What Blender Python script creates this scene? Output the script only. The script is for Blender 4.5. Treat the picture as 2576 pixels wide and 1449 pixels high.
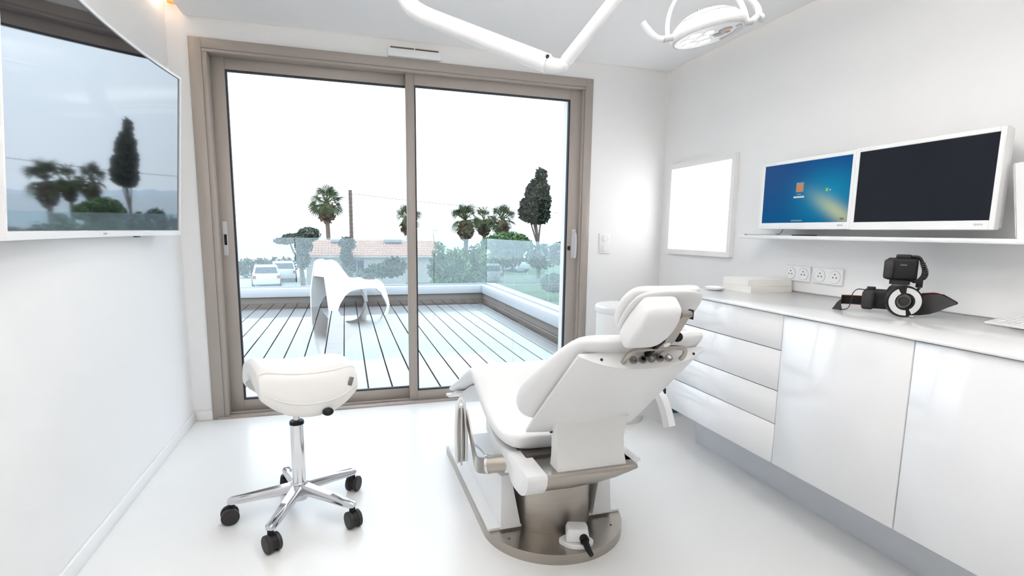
import bpy, bmesh, math, random
import numpy as np
from mathutils import Vector, Matrix

# ------------------------------------------------------------------ clean
for o in list(bpy.data.objects):
    bpy.data.objects.remove(o, do_unlink=True)
SC = bpy.context.scene
COL = SC.collection
PI = math.pi
random.seed(7)
rng = np.random.default_rng(7)

# ------------------------------------------------------------------ camera
YAW, PITCH, ROLL = 0.30361, -0.14018, 0.01326
F_PX, W_PX, H_PX, CY_PX = 1338.7, 2576.0, 1449.0, 771.9
cam_d = bpy.data.cameras.new('camera')
cam = bpy.data.objects.new('camera', cam_d)
COL.objects.link(cam)
SC.camera = cam
fw = Vector((math.sin(YAW)*math.cos(PITCH), math.cos(YAW)*math.cos(PITCH), math.sin(PITCH)))
rt = Vector((math.cos(YAW), -math.sin(YAW), 0))
up = rt.cross(fw)
rt2 = math.cos(ROLL)*rt + math.sin(ROLL)*up
up2 = -math.sin(ROLL)*rt + math.cos(ROLL)*up
cam.matrix_world = Matrix(((rt2.x, up2.x, -fw.x, 0), (rt2.y, up2.y, -fw.y, 0), (rt2.z, up2.z, -fw.z, 1.2), (0, 0, 0, 1)))
cam_d.sensor_fit = 'HORIZONTAL'
cam_d.sensor_width = 36.0
cam_d.lens = 36.0*F_PX/W_PX
cam_d.shift_y = (CY_PX - H_PX/2)/W_PX
cam_d.clip_start = 0.02
cam_d.clip_end = 6000

# ------------------------------------------------------------------ sky: plain overcast, brighter overhead
SKY_H, SKY_Z = 2.15, 3.7
world = bpy.data.worlds.new('overcast')
SC.world = world
world.use_nodes = True
nt = world.node_tree
nt.nodes.clear()
w_out = nt.nodes.new('ShaderNodeOutputWorld')
w_bg = nt.nodes.new('ShaderNodeBackground')
w_tc = nt.nodes.new('ShaderNodeTexCoord')
w_sep = nt.nodes.new('ShaderNodeSeparateXYZ')
w_map = nt.nodes.new('ShaderNodeMapRange')
w_map.inputs['From Min'].default_value = 0.0
w_map.inputs['From Max'].default_value = 1.0
w_map.inputs['To Min'].default_value = SKY_H
w_map.inputs['To Max'].default_value = SKY_Z
w_bg.inputs['Color'].default_value = (0.84, 0.92, 1.0, 1)
nt.links.new(w_tc.outputs['Generated'], w_sep.inputs[0])
nt.links.new(w_sep.outputs['Z'], w_map.inputs['Value'])
nt.links.new(w_map.outputs['Result'], w_bg.inputs['Strength'])
nt.links.new(w_bg.outputs[0], w_out.inputs[0])

vs = SC.view_settings
vs.view_transform = 'Standard'
vs.look = 'None'
vs.exposure = 0.30
vs.gamma = 1.0
vs.use_curve_mapping = False
LAMP_STRENGTH = 3.0      # pendant luminaires, downwards
UPLIGHT_STRENGTH = 20.0  # added upward glow, to brighten the ceiling and upper walls
COVE_STRENGTH = 45.0      # warm strips on top of the ceiling raft
try:
    SC.cycles.max_bounces = 7
    SC.cycles.use_light_tree = False
    SC.cycles.glossy_bounces = 4
    SC.cycles.use_adaptive_sampling = False
    SC.cycles.diffuse_bounces = 5
    SC.cycles.transparent_max_bounces = 14
    SC.cycles.sample_clamp_indirect = 8.0
    SC.cycles.caustics_reflective = True
    SC.cycles.caustics_refractive = False
except Exception:
    pass

# ------------------------------------------------------------------ materials
MATS = {}
def mat(name, col, rough=0.5, metal=0.0, spec=0.5, noise=0.0, nscale=8.0, bump=0.0, bscale=60.0, coat=0.0, emit=None, estr=0.0, stretch=None):
    if name in MATS:
        return MATS[name]
    m = bpy.data.materials.new(name)
    m.use_nodes = True
    t = m.node_tree
    b = t.nodes['Principled BSDF']
    b.inputs['Base Color'].default_value = (*col, 1)
    b.inputs['Roughness'].default_value = rough
    b.inputs['Metallic'].default_value = metal
    b.inputs['Specular IOR Level'].default_value = spec
    b.inputs['Coat Weight'].default_value = coat
    b.inputs['Coat Roughness'].default_value = 0.05
    if emit:
        b.inputs['Emission Color'].default_value = (*emit, 1)
        b.inputs['Emission Strength'].default_value = estr
    tc = t.nodes.new('ShaderNodeTexCoord')
    mp = t.nodes.new('ShaderNodeMapping')
    if stretch:
        mp.inputs['Scale'].default_value = stretch
    t.links.new(tc.outputs['Object'], mp.inputs[0])
    if noise > 0:
        n = t.nodes.new('ShaderNodeTexNoise')
        n.inputs['Scale'].default_value = nscale
        n.inputs['Detail'].default_value = 4
        t.links.new(mp.outputs[0], n.inputs[0])
        r = t.nodes.new('ShaderNodeMix')
        r.data_type = 'RGBA'
        r.inputs[6].default_value = (*[max(0, c*(1-noise)) for c in col], 1)
        r.inputs[7].default_value = (*[min(1, c*(1+noise)) for c in col], 1)
        t.links.new(n.outputs[0], r.inputs[0])
        t.links.new(r.outputs[2], b.inputs['Base Color'])
    if bump > 0:
        n2 = t.nodes.new('ShaderNodeTexNoise')
        n2.inputs['Scale'].default_value = bscale
        t.links.new(mp.outputs[0], n2.inputs[0])
        bp = t.nodes.new('ShaderNodeBump')
        bp.inputs['Strength'].default_value = bump
        bp.inputs['Distance'].default_value = 0.002
        t.links.new(n2.outputs[0], bp.inputs['Height'])
        t.links.new(bp.outputs[0], b.inputs['Normal'])
    MATS[name] = m
    return m

def glass_mat(name, tint, refl=1.0, ior=1.45, rough=0.0, haze=0.0, hcol=(0.8, 0.9, 0.95)):
    """thin architectural glass: tinted see-through plus Fresnel reflection"""
    m = bpy.data.materials.new(name)
    m.use_nodes = True
    t = m.node_tree
    t.nodes.clear()
    out = t.nodes.new('ShaderNodeOutputMaterial')
    tr = t.nodes.new('ShaderNodeBsdfTransparent')
    tr.inputs[0].default_value = (*tint, 1)
    gl = t.nodes.new('ShaderNodeBsdfGlossy')
    gl.inputs['Color'].default_value = (refl, refl, refl, 1)
    gl.inputs['Roughness'].default_value = rough
    fr = t.nodes.new('ShaderNodeFresnel')
    fr.inputs['IOR'].default_value = ior
    mx = t.nodes.new('ShaderNodeMixShader')
    ge = t.nodes.new('ShaderNodeNewGeometry')      # only the entry face of the pane reflects
    iv = t.nodes.new('ShaderNodeMath'); iv.operation = 'SUBTRACT'; iv.inputs[0].default_value = 1.0
    mu = t.nodes.new('ShaderNodeMath'); mu.operation = 'MULTIPLY'
    t.links.new(ge.outputs['Backfacing'], iv.inputs[1])
    t.links.new(iv.outputs[0], mu.inputs[0]); t.links.new(fr.outputs[0], mu.inputs[1])
    t.links.new(mu.outputs[0], mx.inputs[0])
    t.links.new(tr.outputs[0], mx.inputs[1])
    t.links.new(gl.outputs[0], mx.inputs[2])
    last = mx.outputs[0]
    if haze > 0:      # film of rain drops on the pane
        tl = t.nodes.new('ShaderNodeBsdfTranslucent'); tl.inputs[0].default_value = (*hcol, 1)
        df = t.nodes.new('ShaderNodeBsdfDiffuse'); df.inputs[0].default_value = (*hcol, 1)
        ad = t.nodes.new('ShaderNodeMixShader'); ad.inputs[0].default_value = 0.5
        t.links.new(tl.outputs[0], ad.inputs[1]); t.links.new(df.outputs[0], ad.inputs[2])
        n = t.nodes.new('ShaderNodeTexNoise'); n.inputs['Scale'].default_value = 45.0; n.inputs['Detail'].default_value = 3
        tc = t.nodes.new('ShaderNodeTexCoord'); t.links.new(tc.outputs['Object'], n.inputs[0])
        mr = t.nodes.new('ShaderNodeMapRange'); mr.inputs['From Min'].default_value = 0.35; mr.inputs['From Max'].default_value = 0.7
        mr.inputs['To Min'].default_value = haze*0.5; mr.inputs['To Max'].default_value = haze*1.6
        t.links.new(n.outputs[0], mr.inputs['Value'])
        m2 = t.nodes.new('ShaderNodeMixShader')
        t.links.new(mr.outputs[0], m2.inputs[0]); t.links.new(last, m2.inputs[1]); t.links.new(ad.outputs[0], m2.inputs[2])
        last = m2.outputs[0]
    t.links.new(last, out.inputs[0])
    MATS[name] = m
    return m

def emit_mat(name, col, s):
    return mat(name, (0.02, 0.02, 0.02) if name.startswith('screen_') else (0.8, 0.8, 0.8), 0.5, emit=col, estr=s)

M_WALL = mat('painted_wall', (0.875, 0.87, 0.87), 0.6, noise=0.008, nscale=3, bump=0.04, bscale=180)
M_CEIL = mat('ceiling_paint', (0.92, 0.92, 0.922), 0.7, noise=0.006, nscale=3)
M_FLOOR = mat('white_resin_floor', (0.83, 0.83, 0.825), 0.28, noise=0.012, nscale=2.5, bump=0.015, bscale=25)
M_BASEB = mat('white_baseboard', (0.86, 0.855, 0.85), 0.4, noise=0.005)
M_FRAME = mat('greige_aluminium', (0.365, 0.325, 0.295), 0.45, noise=0.004, nscale=3)
M_GASKET = mat('black_gasket', (0.02, 0.022, 0.03), 0.6, noise=0.1)
M_GLASS = glass_mat('window_glass', (0.93, 0.95, 0.96), 1.0)
M_BALGLASS = glass_mat('balustrade_glass', (0.85, 0.93, 0.945), 1.0, 1.5, haze=0.10, hcol=(0.88, 0.94, 0.98))
M_WHITE = mat('white_plastic', (0.87, 0.87, 0.875), 0.35, noise=0.006, nscale=20)
M_WHITEM = mat('white_matt', (0.86, 0.855, 0.84), 0.6, noise=0.006, nscale=20)
M_GLOSSW = mat('white_lacquer', (0.86, 0.865, 0.885), 0.12, noise=0.004, coat=0.4)
M_COUNTER = mat('white_counter', (0.88, 0.88, 0.885), 0.16, noise=0.004)
M_VINYL = mat('white_vinyl', (0.86, 0.855, 0.86), 0.42, noise=0.008, nscale=10, bump=0.05, bscale=220)
M_VINYL2 = mat('warm_white_vinyl', (0.86, 0.845, 0.83), 0.45, noise=0.008, nscale=10, bump=0.05, bscale=220)
M_STEEL = mat('brushed_steel', (0.40, 0.37, 0.335), 0.30, 1.0, noise=0.08, nscale=6, stretch=(2, 2, 40), bump=0.03, bscale=40)
M_CHROME = mat('chrome', (0.80, 0.81, 0.83), 0.08, 1.0, noise=0.02)
M_ALU = mat('polished_aluminium', (0.62, 0.63, 0.66), 0.13, 1.0, noise=0.03)
M_BLACK = mat('black_plastic', (0.012, 0.012, 0.014), 0.42, spec=0.22, noise=0.2, nscale=40)
M_DGREY = mat('dark_grey_rubber', (0.028, 0.027, 0.027), 0.55, spec=0.3, noise=0.15, nscale=40)
M_RUBBER = mat('black_rubber', (0.010, 0.010, 0.011), 0.6, spec=0.2, noise=0.2)
M_BROWN = mat('dark_brown_cover', (0.035, 0.03, 0.027), 0.6, noise=0.2)
M_LGREY = mat('light_grey_plastic', (0.55, 0.55, 0.57), 0.45, noise=0.01)
M_PLINTH = mat('plinth_laminate', (0.66, 0.68, 0.72), 0.45, noise=0.006)
M_PAPER = mat('paper', (0.88, 0.87, 0.85), 0.8, noise=0.006)
M_PAPERE = mat('paper_edge', (0.84, 0.82, 0.78), 0.8, noise=0.04, nscale=60, stretch=(1, 1, 40))
M_SCREEN = mat('black_screen_glass', (0.006, 0.006, 0.009), 0.03, 0.0, spec=1.0, noise=0.1, coat=0.7)
M_SCREEN.node_tree.nodes['Principled BSDF'].inputs['Specular Tint'].default_value = (0.78, 0.90, 1.0, 1)   # blue of the mirrored sky, put into the reflection tint
M_MATTSCR = mat('dark_matt_screen', (0.008, 0.010, 0.015), 0.45, spec=0.12, noise=0.1)
M_LOGO = mat('grey_lettering', (0.42, 0.43, 0.46), 0.5, noise=0.02)
M_DSHADE = mat('slot_dark', (0.16, 0.11, 0.07), 0.8, noise=0.1)
M_TEAL = mat('teal_plastic', (0.01, 0.13, 0.22), 0.45, noise=0.2, nscale=12)
M_ORANGE = mat('orange_lamp', (0.7, 0.2, 0.03), 0.4, emit=(1.0, 0.35, 0.05), estr=0.5, noise=0.02)
M_RED = mat('red_piping', (0.45, 0.06, 0.02), 0.6, noise=0.05)
M_LENS = mat('lens_glass', (0.01, 0.01, 0.012), 0.03, spec=0.8, noise=0.2, coat=1.0)
M_REFLECT = mat('mirror_facet', (0.75, 0.76, 0.78), 0.12, 1.0, noise=0.1, nscale=30)

# ------------------------------------------------------------------ helpers
def link(o, parent=None):
    COL.objects.link(o)
    if parent is not None:
        o.parent = parent
        if parent.type == 'EMPTY':
            o.matrix_parent_inverse = parent.matrix_basis.inverted()
    return o

def tag(o, label=None, cat=None, group=None, kind=None):
    if label: o['label'] = label
    if cat: o['category'] = cat
    if group: o['group'] = group
    if kind: o['kind'] = kind
    return o

def thing(name, label, cat, loc=(0, 0, 0), group=None, kind=None):
    o = bpy.data.objects.new(name, None)
    o.empty_display_size = 0.05
    o.matrix_basis = Matrix.Translation(Vector(loc))
    COL.objects.link(o)
    tag(o, label, cat, group, kind)
    return o

def mesh_obj(name, me, m, parent=None, smooth=False, ang=None, sub=0, label=None):
    o = bpy.data.objects.new(name, me)
    if m is not None and len(me.materials) == 0:
        me.materials.append(m)
    link(o, parent)
    if smooth:
        for p in me.polygons: p.use_smooth = True
        if ang is not None:
            try:
                me.set_sharp_from_angle(angle=ang)
            except Exception:
                pass
    if sub:
        md = o.modifiers.new('subsurf', 'SUBSURF')
        md.levels = sub; md.render_levels = sub
    if label: o['label'] = label
    return o

class MB:
    """collects shapes into one mesh"""
    def __init__(s): s.bm = bmesh.new()
    def _xf(s, verts, mtx):
        if mtx is not None: bmesh.ops.transform(s.bm, matrix=mtx, verts=verts)
    def box(s, x0, x1, y0, y1, z0, z1, bev=0.0, seg=2, mtx=None):
        r = bmesh.ops.create_cube(s.bm, size=1.0)
        vs_ = r['verts']
        bmesh.ops.scale(s.bm, vec=(x1-x0, y1-y0, z1-z0), verts=vs_)
        bmesh.ops.translate(s.bm, vec=((x0+x1)/2, (y0+y1)/2, (z0+z1)/2), verts=vs_)
        if bev > 0:
            es = list({e for v in vs_ for e in v.link_edges})
            r2 = bmesh.ops.bevel(s.bm, geom=es, offset=bev, segments=seg, affect='EDGES', profile=0.5)
            vs_ = list({v for f in r2['faces'] for v in f.verts} | {v for v in vs_ if v.is_valid})
            # all verts of this island
            isl = set(vs_); stack = list(vs_)
            while stack:
                v = stack.pop()
                for e in v.link_edges:
                    w = e.other_vert(v)
                    if w not in isl: isl.add(w); stack.append(w)
            vs_ = list(isl)
        s._xf(vs_, mtx)
        return s
    def loft(s, rings, close=True, caps=True, mtx=None):
        vr = [[s.bm.verts.new(p) for p in r] for r in rings]
        n = len(rings[0])
        for a, b in zip(vr[:-1], vr[1:]):
            for i in range(n if close else n-1):
                j = (i+1) % n
                try: s.bm.faces.new((a[i], a[j], b[j], b[i]))
                except ValueError: pass
        if caps and close:
            try: s.bm.faces.new(list(reversed(vr[0])))
            except ValueError: pass
            try: s.bm.faces.new(vr[-1])
            except ValueError: pass
        s._xf([v for r in vr for v in r], mtx)
        return s
    def cyl(s, p0, p1, r0, r1=None, n=24, caps=True):
        r1 = r0 if r1 is None else r1
        p0, p1 = Vector(p0), Vector(p1)
        ax = (p1-p0).normalized()
        a = ax.orthogonal().normalized(); b = ax.cross(a)
        ring = lambda c, r: [c + r*(math.cos(2*PI*i/n)*a + math.sin(2*PI*i/n)*b) for i in range(n)]
        return s.loft([ring(p0, r0), ring(p1, r1)], caps=caps)
    def tube(s, pts, r, n=10, caps=True):
        pts = [Vector(p) for p in pts]
        rs = r if isinstance(r, (list, tuple)) else [r]*len(pts)
        rings = []
        a = None
        for i, p in enumerate(pts):
            d = (pts[min(i+1, len(pts)-1)] - pts[max(i-1, 0)]).normalized()
            if a is None: a = d.orthogonal().normalized()
            a = (a - d*a.dot(d)).normalized()
            b = d.cross(a)
            rings.append([p + rs[i]*(math.cos(2*PI*k/n)*a + math.sin(2*PI*k/n)*b) for k in range(n)])
        return s.loft(rings, caps=caps)
    def strip(s, pts, widthvec, thick):
        """rectangular bar along pts; widthvec = constant wide axis"""
        pts = [Vector(p) for p in pts]; w = Vector(widthvec)
        rings = []
        for i, p in enumerate(pts):
            d = (pts[min(i+1, len(pts)-1)] - pts[max(i-1, 0)]).normalized()
            t = d.cross(w).normalized()*thick/2
            rings.append([p - w/2 - t, p + w/2 - t, p + w/2 + t, p - w/2 + t])
        return s.loft(rings)
    def lathe(s, prof, c=(0, 0, 0), n=32, mtx=None):
        rings = [[Vector((c[0]+r*math.cos(2*PI*i/n), c[1]+r*math.sin(2*PI*i/n), c[2]+z)) for i in range(n)] for r, z in prof]
        return s.loft(rings, mtx=mtx)
    def prism(s, poly, z0, z1, mtx=None):
        return s.loft([[Vector((x, y, z0)) for x, y in poly], [Vector((x, y, z1)) for x, y in poly]], mtx=mtx)
    def prismx(s, poly, x0, x1):
        return s.loft([[Vector((x0, y, z)) for y, z in poly], [Vector((x1, y, z)) for y, z in poly]])
    def quad(s, *p):
        s.bm.faces.new([s.bm.verts.new(v) for v in p]); return s
    def sphere(s, c, r, sc=(1, 1, 1), seg=20, mtx=None):
        q = bmesh.ops.create_uvsphere(s.bm, u_segments=seg, v_segments=max(8, seg//2), radius=r)
        bmesh.ops.scale(s.bm, vec=sc, verts=q['verts'])
        bmesh.ops.translate(s.bm, vec=c, verts=q['verts'])
        s._xf(q['verts'], mtx)
        return s
    def bevel(s, off, seg=2, ang=0.6):
        es = [e for e in s.bm.edges if len(e.link_faces) == 2 and e.calc_face_angle(0) > ang]
        bmesh.ops.bevel(s.bm, geom=es, offset=off, segments=seg, affect='EDGES', profile=0.5)
        return s
    def build(s, name, m, parent=None, smooth=False, ang=0.7, sub=0, label=None):
        bmesh.ops.recalc_face_normals(s.bm, faces=s.bm.faces)
        me = bpy.data.meshes.new(name)
        s.bm.to_mesh(me); s.bm.free()
        return mesh_obj(name, me, m, parent, smooth, ang if smooth else None, sub, label)

def rbox(name, m, parent, x0, x1, y0, y1, z0, z1, bev=0.0, seg=2, mtx=None, label=None):
    return MB().box(x0, x1, y0, y1, z0, z1, bev, seg, mtx).build(name, m, parent, smooth=bev > 0, ang=0.9, label=label)

def text_obj(name, body, size, m, parent, mtx, ext=0.0004):
    cu = bpy.data.curves.new(name, 'FONT')
    cu.body = body; cu.size = size; cu.extrude = ext
    cu.align_x = 'CENTER'; cu.align_y = 'CENTER'
    tmp = bpy.data.objects.new(name + '_tmp', cu)
    COL.objects.link(tmp)
    dg = bpy.context.evaluated_depsgraph_get()
    me = bpy.data.meshes.new_from_object(tmp.evaluated_get(dg))
    bpy.data.objects.remove(tmp, do_unlink=True)
    me.name = name
    me.transform(mtx)
    me.materials.clear()
    return mesh_obj(name, me, m, parent)

def axes(o, x, y, z):
    x, y, z = Vector(x), Vector(y), Vector(z)
    return Matrix(((x.x, y.x, z.x, o[0]), (x.y, y.y, z.y, o[1]), (x.z, y.z, z.z, o[2]), (0, 0, 0, 1)))

def smooth_path(pts, n=8):
    """Catmull-Rom through points"""
    P = [Vector(p) for p in pts]
    P = [2*P[0]-P[1]] + P + [2*P[-1]-P[-2]]
    out = []
    for i in range(1, len(P)-2):
        for k in range(n):
            t = k/n
            a, b, c, d = P[i-1], P[i], P[i+1], P[i+2]
            out.append(0.5*((2*b) + (c-a)*t + (2*a-5*b+4*c-d)*t*t + (3*b-a-3*c+d)*t**3))
    out.append(P[-2])
    return out

# ================================================================== ROOM SHELL
D, XL, XR, YB = 3.645, -0.9335, 2.3505, -2.6
ZC = 2.62          # slab above the raft
WX0, WX1, WZ1 = -0.8275, 1.727, 2.2845   # opening of the sliding window
DO = 4.10          # outer face of the front wall

floor = tag(rbox('floor', M_FLOOR, None, XL-0.2, XR+0.2, YB-0.2, D+0.02, -0.12, 0.0), 'white glossy resin floor of the treatment room', 'floor', kind='structure')
wl = tag(rbox('wall_left', M_WALL, None, XL-0.2, XL, YB-0.2, DO, 0.0, ZC), 'plain white left wall carrying the big curved screen', 'wall', kind='structure')
wr = tag(rbox('wall_right', M_WALL, None, XR, XR+0.2, YB-0.2, DO, 0.0, ZC), 'plain white right wall behind monitors and counter', 'wall', kind='structure')
wb = tag(rbox('wall_back', M_WALL, None, XL, XR, YB-0.2, YB, 0.0, ZC), 'white wall behind the viewpoint', 'wall', kind='structure')
f = MB()
f.box(XL, WX0+0.03, D, DO, -0.12, ZC); f.box(WX1-0.03, XR, D, DO, -0.12, ZC); f.box(WX0+0.03, WX1-0.03, D, DO, WZ1-0.03, ZC)
wf = tag(f.build('wall_front', M_WALL), 'white front wall around the sliding window', 'wall', kind='structure')
# ceiling raft hanging a little off the walls, with the slab above it
RX0, RX1, RY1, RZ = -0.840, 2.336, 3.634, 2.395
ceil = tag(rbox('ceiling', M_CEIL, None, RX0, RX1, YB+0.1, RY1, RZ, RZ+0.06), 'pale grey ceiling panel with a shadow gap at the walls', 'ceiling', kind='structure')
rbox('upper_slab', M_CEIL, ceil, XL-0.2, XR+0.2, YB-0.2, DO, ZC, ZC+0.15)
# baseboards
tag(rbox('baseboard_left', M_BASEB, None, XL, XL+0.012, YB, D, 0.0, 0.062, 0.003), 'low white baseboard along the left wall', 'baseboard', kind='structure')
tag(rbox('baseboard_front', M_BASEB, None, XL+0.012, WX0, D-0.012, D, 0.0, 0.062, 0.003), 'short white baseboard beside the window frame', 'baseboard', kind='structure')
# splash panel between counter and shelf
tag(rbox('trim_1', M_WALL, None, XR-0.008, XR, -1.2, 2.50, 0.90, 1.18), 'white splash panel between counter and wall shelf', 'panel', kind='structure')

# warm cove strips on the raft, hidden behind its edge
M_COVE = emit_mat('warm_led', (1.0, 0.84, 0.66), COVE_STRENGTH)
for nm, lb, bx in (('cove_light_strip', 'warm light strip in the ceiling gap along the window wall', (RX0+0.05, RX1-0.05, RY1-0.03, RY1-0.012, RZ+0.06, RZ+0.075)),
                   ('cove_light_strip', 'warm light strip in the ceiling gap above the monitors', (RX1-0.03, RX1-0.012, 0.0, RY1-0.1, RZ+0.06, RZ+0.075)),
                   ('cove_light_strip', 'warm light strip in the ceiling gap above the curved screen', (RX0+0.012, RX0+0.03, 0.0, RY1-0.1, RZ+0.06, RZ+0.075))):
    tag(rbox(nm, M_COVE, None, *bx), lb, 'light strip', 'light strips in the ceiling gap')
# linear luminaires hung as pendants; their upward glow is added to brighten the ceiling
M_LUM = emit_mat('luminaire_diffuser', (1.0, 0.965, 0.92), LAMP_STRENGTH)
M_LUMUP = emit_mat('added_uplight_diffuser', (1.0, 0.965, 0.92), UPLIGHT_STRENGTH)
for x, lb in ((-0.05, 'long white pendant luminaire with added upward glow nearer the curved screen'), (0.92, 'long white pendant luminaire with added upward glow nearer the monitors')):
    t = thing('pendant_luminaire', lb, 'ceiling light', (x, 0.4, RZ-0.03), 'linear pendant luminaires')
    rbox('housing', M_WHITE, t, x-0.10, x+0.10, -0.6, 2.15, 2.225, 2.250, 0.004)
    rbox('diffuser', M_LUM, t, x-0.09, x+0.09, -0.59, 2.14, 2.219, 2.225)
    rbox('added_uplight', M_LUMUP, t, x-0.09, x+0.09, -0.59, 2.14, 2.250, 2.254)
    for yy in (-0.6, 1.4):
        MB().cyl((x, yy, 2.254), (x, yy, RZ), 0.0015, n=6).build('suspension_wire', M_STEEL, t)
# small orange lamp up in the gap
t = thing('gap_lamp', 'small orange lamp in the ceiling gap at the left corner', 'lamp', (-0.885, 3.60, 2.40))
MB().cyl((-0.883, 3.60, 2.440), (-0.883, 3.60, 2.475), 0.024, 0.03).build('lamp_cup', M_ORANGE, t, True)
MB().cyl((-0.883, 3.60, 2.47), (-0.883, 3.60, ZC), 0.006).build('stem', M_WHITE, t, True)

# ================================================================== SLIDING WINDOW
win = thing('window_1', 'large greige aluminium sliding window onto the terrace', 'window', (0.45, D, 0), kind='structure')
fy0, fy1 = D-0.012, D+0.13
def wbox(name, x0, x1, z0, z1, y0, y1, bev=0.002, m=M_FRAME, par=win):
    return rbox(name, m, par, x0, x1, y0, y1, z0, z1, bev, 1)
# casing and inner lip
wbox('casing_jamb', WX0, WX0+0.066, 0.0, WZ1, fy0, fy1)
wbox('casing_jamb', WX1-0.060, WX1, 0.0, WZ1, fy0, fy1)
wbox('casing_head', WX0+0.066, WX1-0.060, WZ1-0.056, WZ1, fy0, fy1)
wbox('frame_lip', WX0+0.066, WX0+0.093, 0.012, WZ1-0.075, fy0+0.006, fy1)
wbox('frame_lip', WX0+0.066, WX1-0.060, WZ1-0.075, WZ1-0.056, fy0+0.004, fy1)
wbox('frame_lip', WX1-0.075, WX1-0.060, 0.012, WZ1-0.075, fy0+0.010, fy1)
wbox('sill', WX0+0.03, WX1-0.03, -0.01, 0.012, D-0.02, fy1+0.05)
wbox('sill_track', WX0+0.093, WX1-0.075, 0.012, 0.028, D+0.030, D+0.036)
def sash(tag_, x0, x1, z0, z1, yf, wl_, wr_, wt, wbm, depth=0.04):
    s_ = wbox('sash_stile', x0, x0+wl_, z0, z1, yf, yf+depth)
    wbox('sash_stile', x1-wr_, x1, z0, z1, yf, yf+depth)
    wbox('sash_rail', x0+wl_, x1-wr_, z1-wt, z1, yf+0.001, yf+depth-0.001)
    wbox('sash_rail', x0+wl_, x1-wr_, z0, z0+wbm, yf+0.001, yf+depth-0.001)
    gx0, gx1, gz0, gz1 = x0+wl_, x1-wr_, z0+wbm, z1-wt
    g = MB(); k = 0.010
    ya, yb = yf+0.006, yf+0.03
    g.box(gx0, gx0+k, ya, yb, gz0, gz1); g.box(gx1-k, gx1, ya, yb, gz0, gz1)
    g.box(gx0+k, gx1-k, ya, yb, gz0, gz0+k); g.box(gx0+k, gx1-k, ya, yb, gz1-k, gz1)
    g.build('gasket', M_GASKET, win)
    rbox('glass_pane', M_GLASS, win, gx0+k*0.5, gx1-k*0.5, yf+0.016, yf+0.022, gz0+k*0.5, gz1-k*0.5)
    return s_
sL = sash('rear', WX0+0.080, 0.470, 0.008, WZ1-0.05, D+0.072, 0.088, 0.05, 0.092, 0.082)
sR = sash('front', 0.404, WX1-0.062, 0.014, WZ1-0.072, D+0.020, 0.056, 0.098, 0.074, 0.066)
# recessed cup on the left sash, lever on the right sash
rbox('handle_cup', M_LGREY, sL, -0.722, -0.696, D+0.066, D+0.075, 1.03, 1.24, 0.002)
rbox('cup_slot', M_BLACK, sL, -0.715, -0.700, D+0.062, D+0.0665, 1.095, 1.16)
rbox('handle_plate', M_LGREY, sR, 1.600, 1.632, D+0.010, D+0.020, 1.01, 1.225, 0.003)
MB().tube(smooth_path([(1.616, D+0.008, 1.20), (1.616, D-0.02, 1.19), (1.616, D-0.028, 1.15), (1.616, D-0.028, 1.05), (1.616, D-0.02, 1.02), (1.616, D+0.008, 1.02)], 5), 0.008, 8).build('handle_grip', M_LGREY, sR, True)
rbox('lock_latch', M_BLACK, sR, 1.572, 1.590, D+0.012, D+0.022, 1.07, 1.10)

# ================================================================== TERRACE
ZD = -0.02
TX0, TX1, TY1 = -4.2, 2.40, 9.48
# wet planks
def plank_mat():
    m = mat('wet_deck', (0.075, 0.055, 0.045), 0.10, spec=0.5, noise=0.25, nscale=2.0, stretch=(10, 0.8, 1))
    t = m.node_tree; b = t.nodes['Principled BSDF']
    b.inputs['Coat Weight'].default_value = 1.0
    b.inputs['Coat IOR'].default_value = 1.33
    tc = t.nodes.new('ShaderNodeTexCoord')
    n = t.nodes.new('ShaderNodeTexNoise'); n.inputs['Scale'].default_value = 1.1; n.inputs['Detail'].default_value = 5
    r = t.nodes.new('ShaderNodeMapRange')
    r.inputs['From Min'].default_value = 0.42; r.inputs['From Max'].default_value = 0.62
    r.inputs['To Min'].default_value = 0.01; r.inputs['To Max'].default_value = 0.20
    geo = t.nodes.new('ShaderNodeNewGeometry')
    t.links.new(geo.outputs['Position'], n.inputs[0])
    t.links.new(n.outputs[0], r.inputs['Value'])
    t.links.new(r.outputs[0], b.inputs['Roughness'])
    r2 = t.nodes.new('ShaderNodeMapRange')
    r2.inputs['From Min'].default_value = 0.42; r2.inputs['From Max'].default_value = 0.62
    r2.inputs['To Min'].default_value = 0.01; r2.inputs['To Max'].default_value = 0.10
    t.links.new(n.outputs[0], r2.inputs['Value'])
    t.links.new(r2.outputs[0], b.inputs['Coat Roughness'])
    return m
M_DECK = plank_mat()
deck = tag(rbox('terrace_deck', mat('deck_substructure', (0.02, 0.018, 0.018), 0.8, noise=0.2), None, TX0, TX1, D+0.19, TY1, -0.5, ZD-0.03), 'wet dark wooden terrace deck outside the window', 'deck', kind='structure')
PIT, GAP = 0.183, 0.010
def plank_mesh(y0):
    b = MB(); b.box(GAP/2, PIT-GAP/2, y0, TY1, ZD-0.028, ZD, 0.003, 1)
    bmesh.ops.recalc_face_normals(b.bm, faces=b.bm.faces)
    me = bpy.data.meshes.new('plank'); b.bm.to_mesh(me); b.bm.free(); me.materials.append(M_DECK); return me
pm_in, pm_out = plank_mesh(D+0.19), plank_mesh(DO+0.005)
x = -0.041 - PIT*23
i = 0
while x < TX1 - 0.19:
    me = pm_in if (x > WX0 and x+PIT < WX1) else pm_out
    o = bpy.data.objects.new('plank', me); o.location = (x, 0, 0); link(o, deck)
    x += PIT; i += 1
# border board along the right parapet
MB().box(x+GAP/2, TX1-0.004, DO+0.005, TY1, ZD-0.028, ZD, 0.003, 1).build('plank', M_DECK, deck)
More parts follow.
